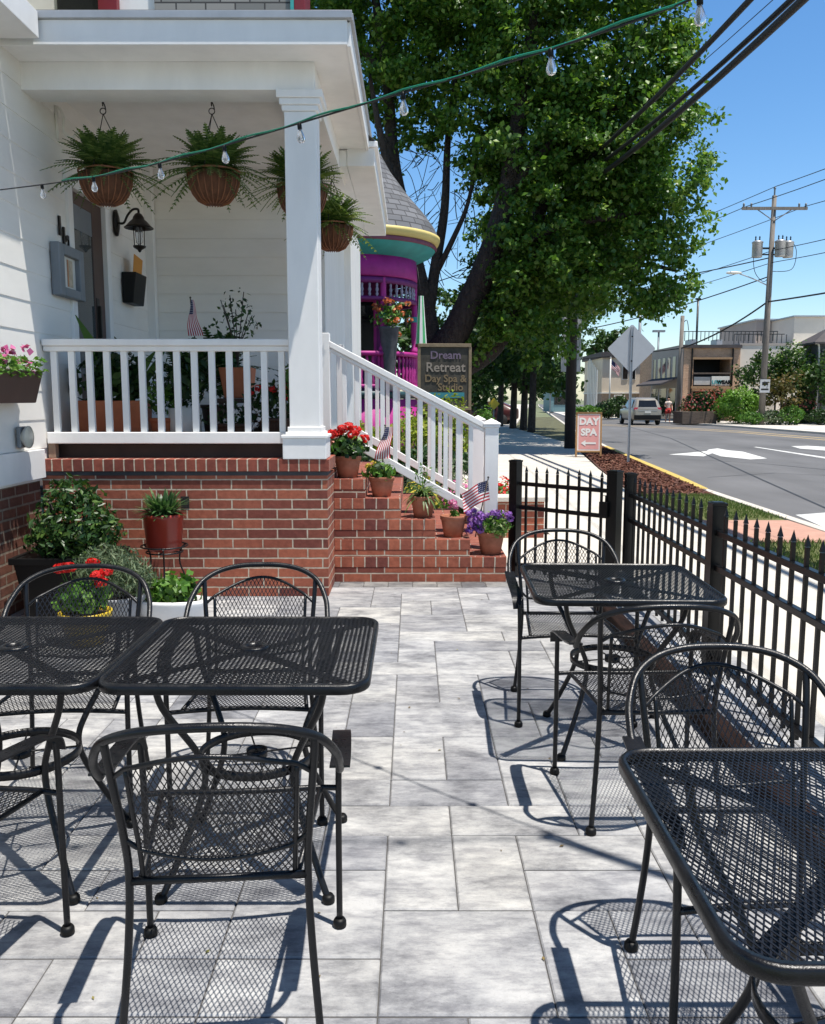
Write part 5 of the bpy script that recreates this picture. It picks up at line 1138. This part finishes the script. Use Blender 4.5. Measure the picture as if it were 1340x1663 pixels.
t = thing('utility_pole', 'slim grey pole standing beside the person and the brick building', 'utility pole', P3); m = MB(); m.tube([(0, 0, -.1), (.08, 0, 7.2)], 1, 10, scale=[.17, .13]); m.build('shaft', mPoleWood, t); m = MB(); m.tube(bez([(.05, 0, 6.6), (.35, -.1, 6.9), (.5, -.1, 6.2)], 4), .025, 5); m.build('bracket', mIron, t)
t = thing('light_pole', 'thin dark mast rising behind the roof of the brick building', 'pole', (D(1131, 560, 72).x, 72, 0)); m = MB(); m.tube([(0, 0, 0), (0, 0, 9.6)], .09, 8); m.build('mast', mIron, t); m = MB(); m.box(-.2, .2, -.1, .1, 9.6, 9.75); m.build('cap', mIron, t)
p = D(1037, 600, 95); t = thing('light_pole', 'tall thin pole behind the diamond sign', 'pole', (p.x, 95, 0)); m = MB(); m.tube([(0, 0, 0), (0, 0, 11.2)], .16, 8); m.build('mast', mGreyMetal, t); m = MB(); m.box(-.3, .3, -.3, .3, -.05, .25); m.build('base', mGreyMetal, t)
p = D(1054, 545, 90); t = thing('light_pole', 'small distant lamp pole above the beige house roof', 'lamp pole', (p.x+1.0, 90, 0)); m = MB(); m.tube([(0, 0, 0), (0, 0, 8.4)], .1, 8); m.build('mast', mGreyMetal, t); m = MB(); m.box(-.6, .6, -.25, .25, 8.4, 8.6); m.build('lamp_head', mGreyMetal, t)
# diamond road sign seen from behind
pb = G(1020, 752); t = thing('road_sign', 'back of a grey diamond road sign on a galvanized post by the kerb', 'road sign', (pb.x, pb.y, 0))
m = MB(); m.extr([(-.028, .0, 0), (.028, 0, 0), (.028, 0, 3.2), (-.028, 0, 3.2)], (0, .012, 0)); m.box(-.03, -.022, -.025, 0, 0, 3.2); m.box(.022, .03, -.025, 0, 0, 3.2); m.build('post', mGalv, t)
zc = 2.70; hd = .575; m = MB(); dm = []
for a in range(4):
    c0 = a*PI/2+PI/2
    for k in range(5): q = c0+(k-2)*.35; dm.append((math.cos(c0)*(hd-.07)+.05*math.cos(q), .0125, zc+math.sin(c0)*(hd-.07)+.05*math.sin(q)))
m.extr(dm, (0, .004, 0)); m.build('plate', mSignBack, t)
m = MB(); m.box(-.02, .02, -.03, -.026, zc-.3, zc-.27); m.box(-.02, .02, -.03, -.026, zc+.27, zc+.3); m.build('bolt', mIron, t)
# rectangular sign behind the dark pole
p = D(926, 575, 29.5); t = thing('road_sign', 'plain grey rectangular sign seen from behind the dark utility pole', 'road sign', (p.x+.03, 29.5, 0)); m = MB(); m.box(-.33, .33, 0, .02, 2.45, 4.25); m.build('plate', mSignBack, t, bevel=.004); m = MB(); m.box(-.03, .03, .02, .06, 0, 4.2); m.build('post', mGalv, t)
# A-frame day spa board
pb = G(955, 742); t = thing('sandwich_board', 'wooden sandwich board with a pink day spa poster standing on the mulch', 'sandwich board', (pb.x, pb.y, .012), rad(-9))
w_, h_, ln = .34, 1.17, .2
def lean(x, z, s, dy=0): return (x, s*(ln*(1-z/h_)+.0)*-1+dy, z)
for s in (1, -1):
    m = MB(); f = .045
    for x0, x1, z0_, z1_ in ((-w_, -w_+f, 0, h_), (w_-f, w_, 0, h_), (-w_+f, w_-f, .12, .12+f), (-w_+f, w_-f, h_-f, h_)): m.extr([lean(x0, z0_, s), lean(x1, z0_, s), lean(x1, z1_, s), lean(x0, z1_, s)], (0, .025*s, 0))
    m.build('frame', mWood, t, bevel=.004)
    m = MB(); m.extr([lean(-w_+f, .165, s, .006*s), lean(w_-f, .165, s, .006*s), lean(w_-f, h_-f, s, .006*s), lean(-w_+f, h_-f, s, .006*s)], (0, .01*s, 0)); m.build('panel', M('white_panel', (.7, .62, .58), .6, .04), t)
    if s == 1:
        m = MB(); m.extr([lean(-w_+f+.035, .2, s, .003), lean(w_-f-.035, .2, s, .003), lean(w_-f-.035, h_-f-.03, s, .003), lean(-w_+f+.035, h_-f-.03, s, .003)], (0, .002, 0)); m.build('poster', mPinkSign, t)
al = math.atan2(ln, h_)
for tx, z in (('DAY', .92), ('SPA', .64)): text('lettering', tx, .25, mWhitePaper, t, (0, lean(0, z, 1)[1]-.002, z), (PI/2-al, 0, 0), .003, bold=.012, sx=1.0)
m = MB(); z = .36; yy = lambda q: lean(0, q, 1)[1]-.006
m.poly([(-.2, yy(z), z), (-.08, yy(z-.08), z-.08), (-.08, yy(z-.025), z-.025), (.19, yy(z-.025), z-.025), (.19, yy(z+.025), z+.025), (-.08, yy(z+.025), z+.025), (-.08, yy(z+.08), z+.08)]); m.build('arrow', mWhitePaper, t)
# string lights on their post ------------------------------------------------
PB = Vector((1.60, 1.98, 0)); t = thing('light_post', 'slim tall black post carrying the string lights at the fence', 'post', PB); m = MB(); m.tube([(0, 0, 0), (0, 0, 4.9)], .024, 10); m.build('shaft', mIron, t); m = MB(); m.lathe([(.024, 4.9), (.035, 4.91), (.02, 4.95), (0, 4.96)], n=12); m.build('cap', mIron, t)
SA = Vector((-2.74, 5.80, 2.84)); SM = Vector((.817, 2.62, 2.64)); SE = Vector((1.60, 1.98, 2.86))
t = thing('string_lights', 'green and black cord of clear bulbs strung from the porch wall across the sky', 'string lights', SA)
cord = bez([SA, SA.lerp(SM, .35)+Vector((0, 0, -.085)), SA.lerp(SM, .7)+Vector((0, 0, -.06)), SM, SE], 16); cord = [p-SA for p in cord]
m = MB(); m.tube(cord, .0038, 6); m.build('cord', mCable, t)
m = MB(); tw = [p+Vector((.005*math.cos(i*1.3), .0, .006+.005*math.sin(i*1.3))) for i, p in enumerate(cord)]; k0 = 10; m.tube(tw[k0:], .0042, 6); m.build('extension_cord', mGreenWire, t)
def at_px(px):
    best = min(range(len(cord)-1), key=lambda i: abs(((cord[i]+SA).x*F/((cord[i]+SA).y*CP-((cord[i]+SA).z-H)*SP)+670)-px)); return cord[best]
for px in (70, 150, 250, 357, 487, 663, 876, 1143):
    p = at_px(px); tl = Vector((.12, -.1, -1)).normalized() if px < 500 else Vector((.05, -.03, -1)).normalized(); mr = tl.to_track_quat('-Z', 'Y').to_matrix()*.68
    def place(m): m.v = [tuple(mr @ Vector(v)+p) for v in m.v]
    m = MB(); m.lathe([(0, .004), (.012, .002), (.014, -.01), (.014, -.034), (.011, -.038), (0, -.038)], n=12); place(m); sk = m.build('socket', mBlackPlastic, t)
    m = MB(); m.lathe([(.0095, -.038), (.012, -.048), (.021, -.072), (.0255, -.09), (.023, -.106), (.014, -.117), (0, -.121)], n=16); place(m); m.build('bulb', mBulb, sk)
    m = MB(); m.tube([(0, 0, -.04), (0, .003, -.065), (.006, 0, -.08), (-.005, 0, -.09), (.003, 0, -.098)], .0012, 4); place(m); m.build('filament', mGold, sk)
t2 = thing('string_lights', 'second bulb cord strung high from the post top, only its shadow in view', 'string lights', (1.60, 1.98, 4.85))
def hang(par, p, tl, k=.8):
    mr = tl.to_track_quat('-Z', 'Y').to_matrix()*k
    def place(m): m.v = [tuple(mr @ Vector(v)+p) for v in m.v]
    m = MB(); m.lathe([(0, .004), (.012, .002), (.014, -.01), (.014, -.034), (.011, -.038), (0, -.038)], n=12); place(m); sk = m.build('socket', mBlackPlastic, par)
    m = MB(); m.lathe([(.0095, -.038), (.012, -.048), (.021, -.072), (.0255, -.09), (.023, -.106), (.014, -.117), (0, -.121)], n=16); place(m); m.build('bulb', mBulb, sk)
E2 = Vector((-4.38, .12, -.9)); m = MB(); cable(m, (0, 0, 0), E2, .22, .006, 30); m.build('cord', mCable, t2)
for i in range(1, 8):
    q = i/7.4; hang(t2, E2*q-Vector((0, 0, .22*4*q*(1-q))), Vector((0, 0, -1)))
# ================================================================== ACROSS THE ROAD
def bldg(name, label, Y, x, rz=0): return thing(name, label, 'building', (x, Y, -.02), rz)
YB2 = 63.0
def X(px, Y=YB2): return D(px, 650, Y).x
def Z(py, Y=YB2): return D(670, py, Y).z+.02
def wbox(par, name, mat, px0, px1, py0, py1, Y, d, bv=0, uv=False, dy=0):
    m = MB(); o_ = par.location; m.box(X(px0, Y)-o_.x, X(px1, Y)-o_.x, Y-o_.y+dy, Y-o_.y+d+dy, Z(py1, Y), Z(py0, Y)); return m.build(name, mat, par, bevel=bv, uv=uv)
b1 = bldg('brick_building', 'two storey tan brick building with an open balcony across the road', YB2, X(1150))
wbox(b1, 'wall', mFarBrick, 1108, 1124, 563, 690, YB2, 12, uv=True); wbox(b1, 'wall', mFarBrick, 1184, 1199, 563, 690, YB2, 12, uv=True)
wbox(b1, 'wall', mFarBrick, 1124.1, 1183.9, 563, 583, YB2, 12, uv=True); wbox(b1, 'floor_band', mFarBrick, 1124.1, 1183.9, 627, 635, YB2, 12, uv=True)
wbox(b1, 'recess', mDarkIn, 1124.1, 1183.9, 583, 690, YB2+2.2, 4); wbox(b1, 'balcony_ceiling', mDarkIn, 1124.1, 1183.9, 581, 583.4, YB2+.3, 3)
wbox(b1, 'lintel', M('tan_timber', (.35, .22, .12), .7), 1122, 1186, 580, 583.5, YB2, .3, dy=-.12); wbox(b1, 'balcony_rail', M('dark_rail', (.12, .09, .07), .6), 1124, 1184, 605, 607.5, YB2, .12, dy=-.06); wbox(b1, 'balcony_sill', M('tan_timber', (.35, .22, .12), .7), 1120, 1186, 627, 631, YB2, .4, dy=-.25)
wbox(b1, 'roof_cap', mRoofDark, 1106, 1200, 560, 565, YB2, 12, dy=-.2)
for x in (1121, 1186.5): wbox(b1, 'downpipe', mBronze, x-1, x+1, 566, 640, YB2, .1, dy=-.12)
wbox(b1, 'shop_window', mPane, 1140, 1180, 637, 668, YB2+2.0, .1)
for px_ in (1118, 1160): wbox(b1, 'roof_unit', mGalv, px_, px_+9, 551, 560, YB2+5, 1.4)
wbox(b1, 'balcony_banner', M('banner_pale', (.5, .5, .48), .6, .1, 3), 1126, 1153, 612, 625, YB2, .05, dy=.02); sgn = wbox(b1, 'balcony_sign', mWhitePaper, 1154, 1183, 611, 626, YB2, .06, dy=-.05)
text('lettering', 'LIVE', .36, M('sign_teal', (.1, .4, .42), .5), sgn, (X(1162)-b1.location.x, -.06, Z(621)), (PI/2, 0, 0), .01, bold=.015); text('lettering', 'WEAR', .36, mIron, sgn, (X(1174)-b1.location.x, -.06, Z(621)), (PI/2, 0, 0), .01, bold=.02)
# its long side wall runs back from the corner
m = MB(); xs = X(1108)-b1.location.x
m.box(xs-.25, xs-.002, .05, 7.5, 0, 5.45); sd = m.build('side_wall', mGreySt, b1)
for i in range(5): m = MB(); m.box(xs-.28, xs-.255, 1.0+i*1.3, 1.7+i*1.3, 3.2, 4.7); m.build('window', mPane, b1)
m = MB(); m.extr([(xs-1.5, .3, 2.6), (xs-.26, .3, 3.1), (xs-.26, .3, 3.2), (xs-1.5, .3, 2.72)], (0, 7, 0)); m.build('awning', mRoofDark, b1)
for i in range(3): m = MB(); m.box(xs-.28, xs-.255, .8+i*2.3, 2.6+i*2.3, .1, 2.4); m.build('shop_window', mPane, b1)
m = MB()
for i in range(24): x = xs+.1+i*.29; m.box(x-.02, x+.02, .3, .34, 5.75, 6.4)
m.box(xs, xs+6.8, .29, .35, 6.4, 6.45); m.build('roof_railing', mIron, b1)
b2 = bldg('stucco_building', 'cream stucco building with a taller box behind, right of the brick building', YB2, X(1260)); wbox(b2, 'wall', mCreamSt, 1199.3, 1330, 560, 690, YB2, 14, dy=.3)
wbox(b2, 'coping', mGreySt, 1199.5, 1284, 557, 560, YB2, 13, dy=.25)
wbox(b2, 'tower', mGreySt, 1222, 1283, 520, 559, YB2+5, 8); wbox(b2, 'tower', mCreamSt, 1283.2, 1345, 514, 559, YB2+1, 12); wbox(b2, 'coping', mGalv, 1282, 1346, 512, 514.2, YB2+.8, 12.4); wbox(b2, 'coping', mGalv, 1221, 1283, 517.5, 520, YB2+4.8, 8.4)
wbox(b2, 'awning_end', mRoofDark, 1267, 1276, 570, 590, YB2, .8, dy=-.5); wbox(b2, 'roof_unit', mGalv, 1208, 1220, 538, 557, YB2+7, 2)
m = MB()
for i in range(16): x = X(1200)-b2.location.x+i*.35; m.box(x-.02, x+.02, 1.5, 1.54, Z(556.8), Z(556.8)+.7)
m.box(X(1200)-b2.location.x, X(1283)-b2.location.x, 1.49, 1.55, Z(556.8)+.7, Z(556.8)+.75); m.build('roof_railing', mIron, b2)
b3 = bldg('dark_house', 'dark grey house with a low hipped roof at the right picture edge', 56, X(1345, 56)); wbox(b3, 'wall', M('slate_siding', (.08, .09, .1), .7), 1322, 1400, 557, 695, 56, 2); m = MB(); o_ = b3.location
x0, x1 = X(1311, 56)-o_.x, X(1420, 56)-o_.x; zz = Z(556, 56); m.poly([(x0, -.6, zz), (x1, -.6, zz), (x1-1, 1.0, zz+1.0), (x0+1.6, 1.0, zz+1.0)]); m.poly([(x0, 2.2, zz), (x0, -.6, zz), (x0+1.6, 1.0, zz+1.0), (x0+1.6, 1.2, zz+1.0)]); m.box(x0, x1, -.6, 2, zz-.12, zz-.002); m.build('roof', mRoofDark, b3)
m = MB(); m.tube(bez([(x0+.1, -.5, zz-.1), (x0+.5, -.2, zz-.6), (x0+.55, -.1, 0)], 4), .06, 6); m.build('downpipe', mWhitePaper, b3)
for px in (1330, 1350): wbox(b3, 'window', mPaneGrey, px, px+9, 566, 590, 56, .1, dy=-.05)
YH = 78
b4 = bldg('beige_house', 'beige two storey house with white trim behind the parked car', YH, X(1020, YH)); wbox(b4, 'wall', mBeige, 977, 1068, 580, 637, YH, 8); wbox(b4, 'ground_floor', M('taupe', (.3, .24, .19), .8), 978, 1067, 639, 690, YH, 8, dy=.3); wbox(b4, 'trim_band', mWhitePaper, 976, 1068, 637, 639, YH, 8.2, dy=-.1)
m = MB(); o_ = b4.location; xa, xb = X(974, YH)-o_.x, X(1066, YH)-o_.x; zz = Z(581, YH); m.extr([(xa, -.3, zz), (xa+3.2, -.3, zz+.0), (xa+3.2, -.3, zz+.3), (xa, -.3, zz+.3)], (0, 9, 0)); m.box(xa, xb, -.3, 8.6, zz+.301, zz+.5); m.build('roof', mRoofDark, b4)
for px in (1010, 1022, 1046):
    f_ = wbox(b4, 'window', mWhitePaper, px-1, px+9, 594, 617, YH, .1, .01, dy=-.06); o2 = wbox(f_, 'pane', mPane, px, px+8, 595.5, 615.5, YH, .05, dy=-.09) if False else None
    m = MB(); m.box(X(px, YH)-o_.x, X(px+8, YH)-o_.x, -.09, -.062, Z(615.5, YH), Z(595.5, YH)); m.build('pane', mPane, f_)
wbox(b4, 'porch_frame', mWhitePaper, 996, 1013, 641, 642.5, YH, .2, dy=-.4); wbox(b4, 'porch_frame', mWhitePaper, 996, 997.5, 642.6, 688, YH, .2, dy=-.4); wbox(b4, 'porch_frame', mWhitePaper, 1011.5, 1013, 642.6, 688, YH, .2, dy=-.4)
wbox(b4, 'doorway', mDarkIn, 998, 1011, 645, 688, YH, .1, dy=.22)
m = MB()
for i in range(7): m.box(X(967+i*1.2, YH)-o_.x, X(968+i*1.2, YH)-o_.x, -.5+i*1.0, -.2+i*1.0, 0, 4.2+.25*i)
m.build('side_porch', mWhitePaper, b4)
m = MB(); m.extr([(X(1040, YH)-o_.x, -1.2, 2.6), (X(1066, YH)-o_.x, -1.2, 4.4), (X(1066, YH)-o_.x, -1.2, 4.6), (X(1040, YH)-o_.x, -1.2, 2.8)], (0, 1.1, 0)); m.box(X(1050, YH)-o_.x, X(1068, YH)-o_.x, -1.5, -.05, 2.2, 2.4); m.build('outside_stair', M('dark_rail', (.12, .09, .07), .6), b4)
p = D(990, 650, 74); t = thing('flagpole', 'white flagpole with a limp american flag before the beige house', 'flagpole', (p.x, 74, 0)); m = MB(); m.tube([(0, 0, 0), (0, 0, 5.0)], .06, 8); m.lathe([(0, 5.14), (.08, 5.07), (0, 5.0)], n=10); m.build('pole', mWhitePaper, t)
m = MB()
for i in range(10):
    for j in range(13):
        u0, u1, v0, v1 = i/10, (i+1)/10, j/13, (j+1)/13; P = lambda u, v: (.06+u*.75+.05*math.sin(v*6), .07*math.sin(u*8), 4.95-u*.75-v*.75)
        m.quad(P(u0, v0), P(u1, v0), P(u1, v1), P(u0, v1), 2 if (u1 < .41 and j < 7) else (j % 2))
m.build('flag', [mFlagRed, mFlagWhite, mFlagBlue], t)
# planting across the road
GG = 'shrubs across the road'; mFarRed = LEAF('petal_dusty_red', (.3, .05, .05), (.42, .12, .1), None, .6, .3)
def far_bush(lb, px, py, Y, rx, rz_, mat, n=900, size=.28, fl=None, lumps=3): 
    c = D(px, py, Y); return bush('shrub', lb, 'shrub', (c.x, Y, rz_), (rx, rx*.8, rz_), n, size, mat, GG, True, .55, fl, lumps, .6)
far_bush('bright green rounded bush left of the transformer pole', 1200, 657, 56, 1.3, 1.1, LEAF('leaf_bright', (.12, .27, .03), (.2, .4, .05), (.3, .46, .1)), 3600, .17, None, 5)
far_bush('low green bush at the foot of the transformer pole', 1222, 680, 53.5, .8, .4, mFresh, 900, .16)
far_bush('red flowering bush in front of the brick building', 1138, 665, 58, 1.25, .98, mGreenDark, 1500, .2, (mFarRed, 420, .17))
far_bush('pale pink flowering bush left of the red one', 1160, 668, 59, .9, 1.1, mGreenDark, 1100, .2, (mFarRed, 300, .17))
far_bush('red flowering bush under the crape myrtles at the right', 1300, 672, 56, 1.1, .9, mGreenDark, 900, .2, (mFarRed, 260, .17))
far_bush('olive bush under the crape myrtles', 1283, 680, 53, .8, .55, mFresh, 900, .17); far_bush('dark low bush at the right picture edge', 1330, 680, 53, .7, .5, mGreenDark, 800, .17)
far_bush('grey lavender clump right of the transformer pole', 1255, 682, 53.5, 1.0, .42, mSage, 1200, .14)
far_bush('dark bush in front of the beige house', 985, 668, 72, 1.0, .7, mGreenDark, 800, .25); far_bush('rounded bush left of the flagpole', 950, 675, 70, 1.3, .5, mFresh, 800, .25); far_bush('dark bush between the flagpole and the car', 1005, 665, 74, 1.0, .9, mGreenDark, 800, .25)
CGp = 'crape myrtle trees across the road'
for px, Y, h, cr, mt, lb in ((1258, 57, 4.6, 1.9, mTree2, 'dark green crape myrtle right of the transformer pole'), (1305, 57, 4.7, 2.0, mTree, 'mid green crape myrtle near the right picture edge'), (1268, 54, 3.0, 1.2, LEAF('leaf_russet', (.05, .06, .015), (.13, .11, .03), (.2, .12, .05)), 'small russet tinted crape myrtle in front'), (1332, 55, 4.0, 1.4, mTree2, 'dark crape myrtle in front of the grey house'), (1210, 60, 4.3, .8, mGreenDark, 'thin dark sapling left of the transformer pole')):
    p = D(px, 650, Y); tree('crape_myrtle', lb, p.x, Y, h, cr, mt, .07, CGp, 6, .4, .22, 1.6)
p0, p1 = X(1106, 57), X(1162, 57); m = MB(); m.box(p0, p1, 56.6, 58.6, -.05, .75); tag(m.build('wooden_planter', M('grey_planks', (.12, .09, .07), .8, .35, 3, .3, vscale=(1, 1, 8)), bevel=.02), 'weathered plank planter under the red flowers across the road', 'planter')
# parked car seen from behind ---------------------------------------------------
t = thing('parked_car', 'silver beige SUV parked across the road seen from behind', 'car', (D(1049, 650, 57).x, 58.5, -.115), rad(-2))
def loft(m, secs, mi=0):
    k = len(m.v); n = len(secs[0])
    for s in secs: m.v += [tuple(p) for p in s]
    for i in range(len(secs)-1):
        for j in range(n): a = k+i*n+j; b = k+i*n+(j+1) % n; m.face((a, b, b+n, a+n), mi, True)
    m.face([k+n-1-j for j in range(n)], mi); e = k+(len(secs)-1)*n; m.face([e+j for j in range(n)], mi)
def sec(y, w0, z0, zb, w1, zt):
    out = []
    for x, z in ((-w0*.9, z0), (-w0, z0+.15), (-w0*1.0, zb-.12), (-w0*.97, zb), (-w1, zt-.1), (-w1*.86, zt), (w1*.86, zt), (w1, zt-.1), (w0*.97, zb), (w0, zb-.12), (w0, z0+.15), (w0*.9, z0)): out.append((x, y, z))
    return out
m = MB(); loft(m, [sec(-2.36, .78, .42, 1.0, .70, 1.06), sec(-2.3, .9, .34, 1.06, .74, 1.18), sec(-2.1, .94, .3, 1.08, .70, 1.62), sec(-1.7, .95, .3, 1.06, .68, 1.74), sec(-.3, .95, .3, 1.04, .68, 1.78), sec(.5, .95, .3, 1.03, .68, 1.70), sec(1.15, .95, .3, 1.02, .74, 1.2), sec(1.9, .93, .32, .98, .78, 1.08), sec(2.3, .82, .4, .85, .7, .92)])
bd = m.build('body', mCarPaint, t)
m = MB(); m.extr([(-.60, -2.315, 1.17), (.60, -2.315, 1.17), (.53, -2.13, 1.60), (-.53, -2.13, 1.60)], (0, .03, 0)); m.build('rear_window', mPane, t)
for s in (-1, 1):
    m = MB(); m.extr([(s*.935, -1.9, 1.12), (s*.935, .6, 1.08), (s*.74, .1, 1.62), (s*.74, -1.55, 1.64)], (s*.012, 0, .0)); m.build('side_window', mPane, t)
    m = MB(); m.extr([(s*.58, -2.355, .98), (s*.88, -2.33, .98), (s*.86, -2.31, 1.14), (s*.62, -2.335, 1.14)], (0, .05, 0)); m.build('tail_light', mTail, t)
    for y in (-1.45, 1.4):
        m = MB(); m.lathe([(0, -.11), (.22, -.11), (.35, -.1), (.36, 0), (.35, .1), (.22, .11), (0, .11)], n=20); m.v = [(z+s*.87, x+y, yv+.36) for x, yv, z in m.v]; wh = m.build('wheel', mTyre, t)
        m = MB(); m.lathe([(0, .115), (.2, .115), (.21, .1)], n=16); m.v = [(s*z+s*.87, x+y, yv+.36) for x, yv, z in m.v]; m.build('rim', mGalv, wh)
    m = MB(); m.box(s*.98-.09, s*.98+.09, .45, .6, 1.1, 1.25); m.build('mirror', mCarPaint, t, bevel=.03)
m = MB(); m.box(-.86, .86, -2.385, -2.28, .36, .66); m.build('bumper', mBlackPlastic, t, bevel=.03); m = MB(); m.box(-.2, .2, -2.40, -2.366, .78, .9); m.build('plate', mWhitePaper, t); m = MB(); m.box(-.6, .6, -2.37, -2.34, .92, .955); m.build('trim_strip', mGalv, t); m = MB(); m.box(-.72, -.66, -1.7, .1, 1.76, 1.82); m.box(.66, .72, -1.7, .1, 1.76, 1.82); m.build('roof_rail', mIron, t)
# person -------------------------------------------------------------------------
pp_ = D(1086, 650, 58.6); t = thing('person', 'person in a pale top and red shorts walking on the far pavement', 'person', (pp_.x, 58.6, -.02))
def skin(name, verts, edges, rads, mat, par, sub=2):
    me = bpy.data.meshes.new(name); me.from_pydata(verts, edges, []); me.materials.append(mat); o = link(name, me, par)
    sk = o.modifiers.new('skin', 'SKIN'); me.skin_vertices or None
    if not me.skin_vertices: bpy.context.view_layer.objects.active = o
    for v, r in zip(me.skin_vertices[0].data, rads): v.radius = (r, r)
    me.skin_vertices[0].data[0].use_root = True
    ss = o.modifiers.new('sub', 'SUBSURF'); ss.levels = sub; ss.render_levels = sub; return o
V_ = [(0, 0, .92), (0, 0, 1.1), (0, 0, 1.33), (0, 0, 1.45), (0, -.01, 1.56), (0, -.01, 1.64), (.10, 0, .86), (.11, -.06, .48), (.11, .0, .09), (.12, -.12, .03), (-.10, 0, .86), (-.12, .06, .49), (-.12, .13, .1), (-.12, .03, .04), (.17, 0, 1.38), (.24, 0, 1.12), (.22, -.14, .95), (.21, -.19, .88), (-.17, 0, 1.38), (-.25, .02, 1.12), (-.2, -.17, 1.08), (-.14, -.24, 1.12)]
E_ = [(0, 1), (1, 2), (2, 3), (3, 4), (4, 5), (0, 6), (6, 7), (7, 8), (8, 9), (0, 10), (10, 11), (11, 12), (12, 13), (2, 14), (14, 15), (15, 16), (16, 17), (2, 18), (18, 19), (19, 20), (20, 21)]
R_v = [.13, .11, .13, .05, .09, .085, .09, .055, .04, .035, .09, .055, .04, .035, .055, .04, .03, .025, .055, .04, .03, .025]
PERSON = (V_, E_, R_v)
for hx, hy, hz, dx, dy, dz in ((.21, -.19, .88, 0, -.35, -.9), (-.14, -.24, 1.12, .6, -.6, .2)):   # five short fingers on each hand, kept in the one body mesh
    d = Vector((dx, dy, dz)).normalized(); s = d.cross(Vector((0, 0, 1)) if abs(dz) < .8 else Vector((1, 0, 0))).normalized(); base = V_.index((hx, hy, hz))
    for k, (o_, l) in enumerate(((-.03, .075), (-.01, .09), (.01, .095), (.03, .085), (.05, .055))):
        a = len(V_); q = Vector((hx, hy, hz))+s*o_+d*.03; e = q+d*l+Vector((0, -.01, 0)); V_ += [tuple(q), tuple(e)]; R_v += [.011, .008]; E_ += [(base, a), (a, a+1)]
body = skin('body', V_, E_, R_v, mSkinTone, t)
m = MB(); m.lathe([(.118, .95), (.125, 1.05), (.118, 1.15), (.15, 1.3), (.155, 1.38), (.10, 1.44), (.07, 1.46)], n=16); m.v = [(x*1.15, y*.92, z) for x, y, z in m.v]; m.build('top', mPaleCloth, t)
for s in (-1, 1): m = MB(); m.tube([(s*.14, 0, 1.38), (s*.2, 0, 1.26)], 1, 8, scale=[.075, .065]); m.build('sleeve', mPaleCloth, t)
m = MB(); m.lathe([(.125, 1.0), (.15, .93), (.16, .85)], n=16); m.v = [(x*1.1, y*.95, z) for x, y, z in m.v]; m.tube([(.09, 0, .88), (.115, -.03, .62)], 1, 10, scale=[.115, .10]); m.tube([(-.09, 0, .88), (-.115, .03, .62)], 1, 10, scale=[.115, .10]); m.build('shorts', mRedCloth, t)
m = MB(); m.lathe([(.0, .12), (.06, .108), (.098, .06), (.105, 0), (.10, -.06), (.07, -.12)], n=16, a0=-.35, a1=PI+.35); m.v = [(x, y+.0, z+1.63) for x, y, z in m.v]; m.build('hair', mHair, t)
m = MB(); m.lathe([(0, .025), (.014, 0), (.018, -.02), (0, -.028)], (0, -.1, 1.60), 8); m.build('nose', mSkinTone, t)
for s in (-1, 1): m = MB(); m.lathe([(0, .01), (.012, 0), (0, -.01)], (s*.035, -.088, 1.635), 8); m.build('eye', mHair, t)
m = MB(); m.box(-.028, .028, -.094, -.085, 1.555, 1.565); m.build('mouth', mRedCloth, t)
for s in (-1, 1): m = MB(); m.lathe([(0, .03), (.014, 0), (0, -.03)], (s*.098, .0, 1.61), 8); m.build('ear', mSkinTone, t)
# small far details ---------------------------------------------------------------
p = D(802, 655, 40); t = thing('sign_marker', 'yellow diamond marker on a short post by the shaded trees', 'marker', (p.x, 40, 0)); m = MB(); m.box(-.03, .03, -.03, .03, 0, 1.2); m.build('post', mGreyMetal, t); m = MB(); m.extr([(0, -.04, 1.05), (.27, -.04, 1.33), (0, -.04, 1.6), (-.27, -.04, 1.33)], (0, .02, 0)); m.build('plate', mYelFl if False else M('sign_yellow', (.7, .5, .04), .5), t)
p = D(894, 632, 85); t = thing('sign_marker', 'small orange warning sign far along the street', 'marker', (p.x, 85, 0)); m = MB(); m.box(-.05, .05, -.05, .05, 0, 2.4); m.build('post', mGreyMetal, t); m = MB(); m.extr([(0, -.07, 2.1), (.32, -.07, 2.45), (0, -.07, 2.8), (-.32, -.07, 2.45)], (0, .02, 0)); m.build('plate', M('sign_orange', (.65, .25, .05), .5), t)
p = D(790, 668, 52); t = thing('parked_car', 'dark car half hidden in the shade behind the street trees', 'car', (p.x, 55, -.05), rad(75))
m = MB(); loft(m, [sec(-2.2, .8, .4, .9, .7, 1.0), sec(-2.0, .88, .3, .95, .72, 1.1), sec(-1.2, .9, .3, .95, .62, 1.45), sec(.3, .9, .3, .95, .62, 1.45), sec(1.1, .9, .3, .92, .72, 1.0), sec(2.1, .8, .35, .8, .65, .88)]); m.build('body', M('maroon_car', (.08, .02, .02), .3), t)
for s in (-1, 1):
    for y in (-1.4, 1.35): m = MB(); m.lathe([(0, -.1), (.33, -.1), (.34, .1), (0, .1)], n=16); m.v = [(z+s*.84, x+y, yv+.34) for x, yv, z in m.v]; m.build('wheel', mTyre, t)
    m = MB(); m.extr([(s*.915, -1.1, 1.0), (s*.915, .8, .98), (s*.68, .3, 1.36), (s*.68, -1.0, 1.36)], (s*.012, 0, 0)); m.build('side_window', mPane, t)
p = D(915, 640, 110); t = thing('low_building', 'distant teal grey building at the far end of the street', 'building', (p.x, 112, 0)); m = MB(); m.box(-1.3, 1.6, 0, 6, 0, 2.6); m.build('wall', M('teal_wall', (.14, .24, .26), .8), t); m = MB(); m.box(-1.5, 1.8, -.2, 6.2, 2.6, 2.8); m.build('roof', mRoofDark, t); m = MB(); m.box(-.8, .8, -.05, -.01, .9, 2.0); m.build('window', mPane, t)
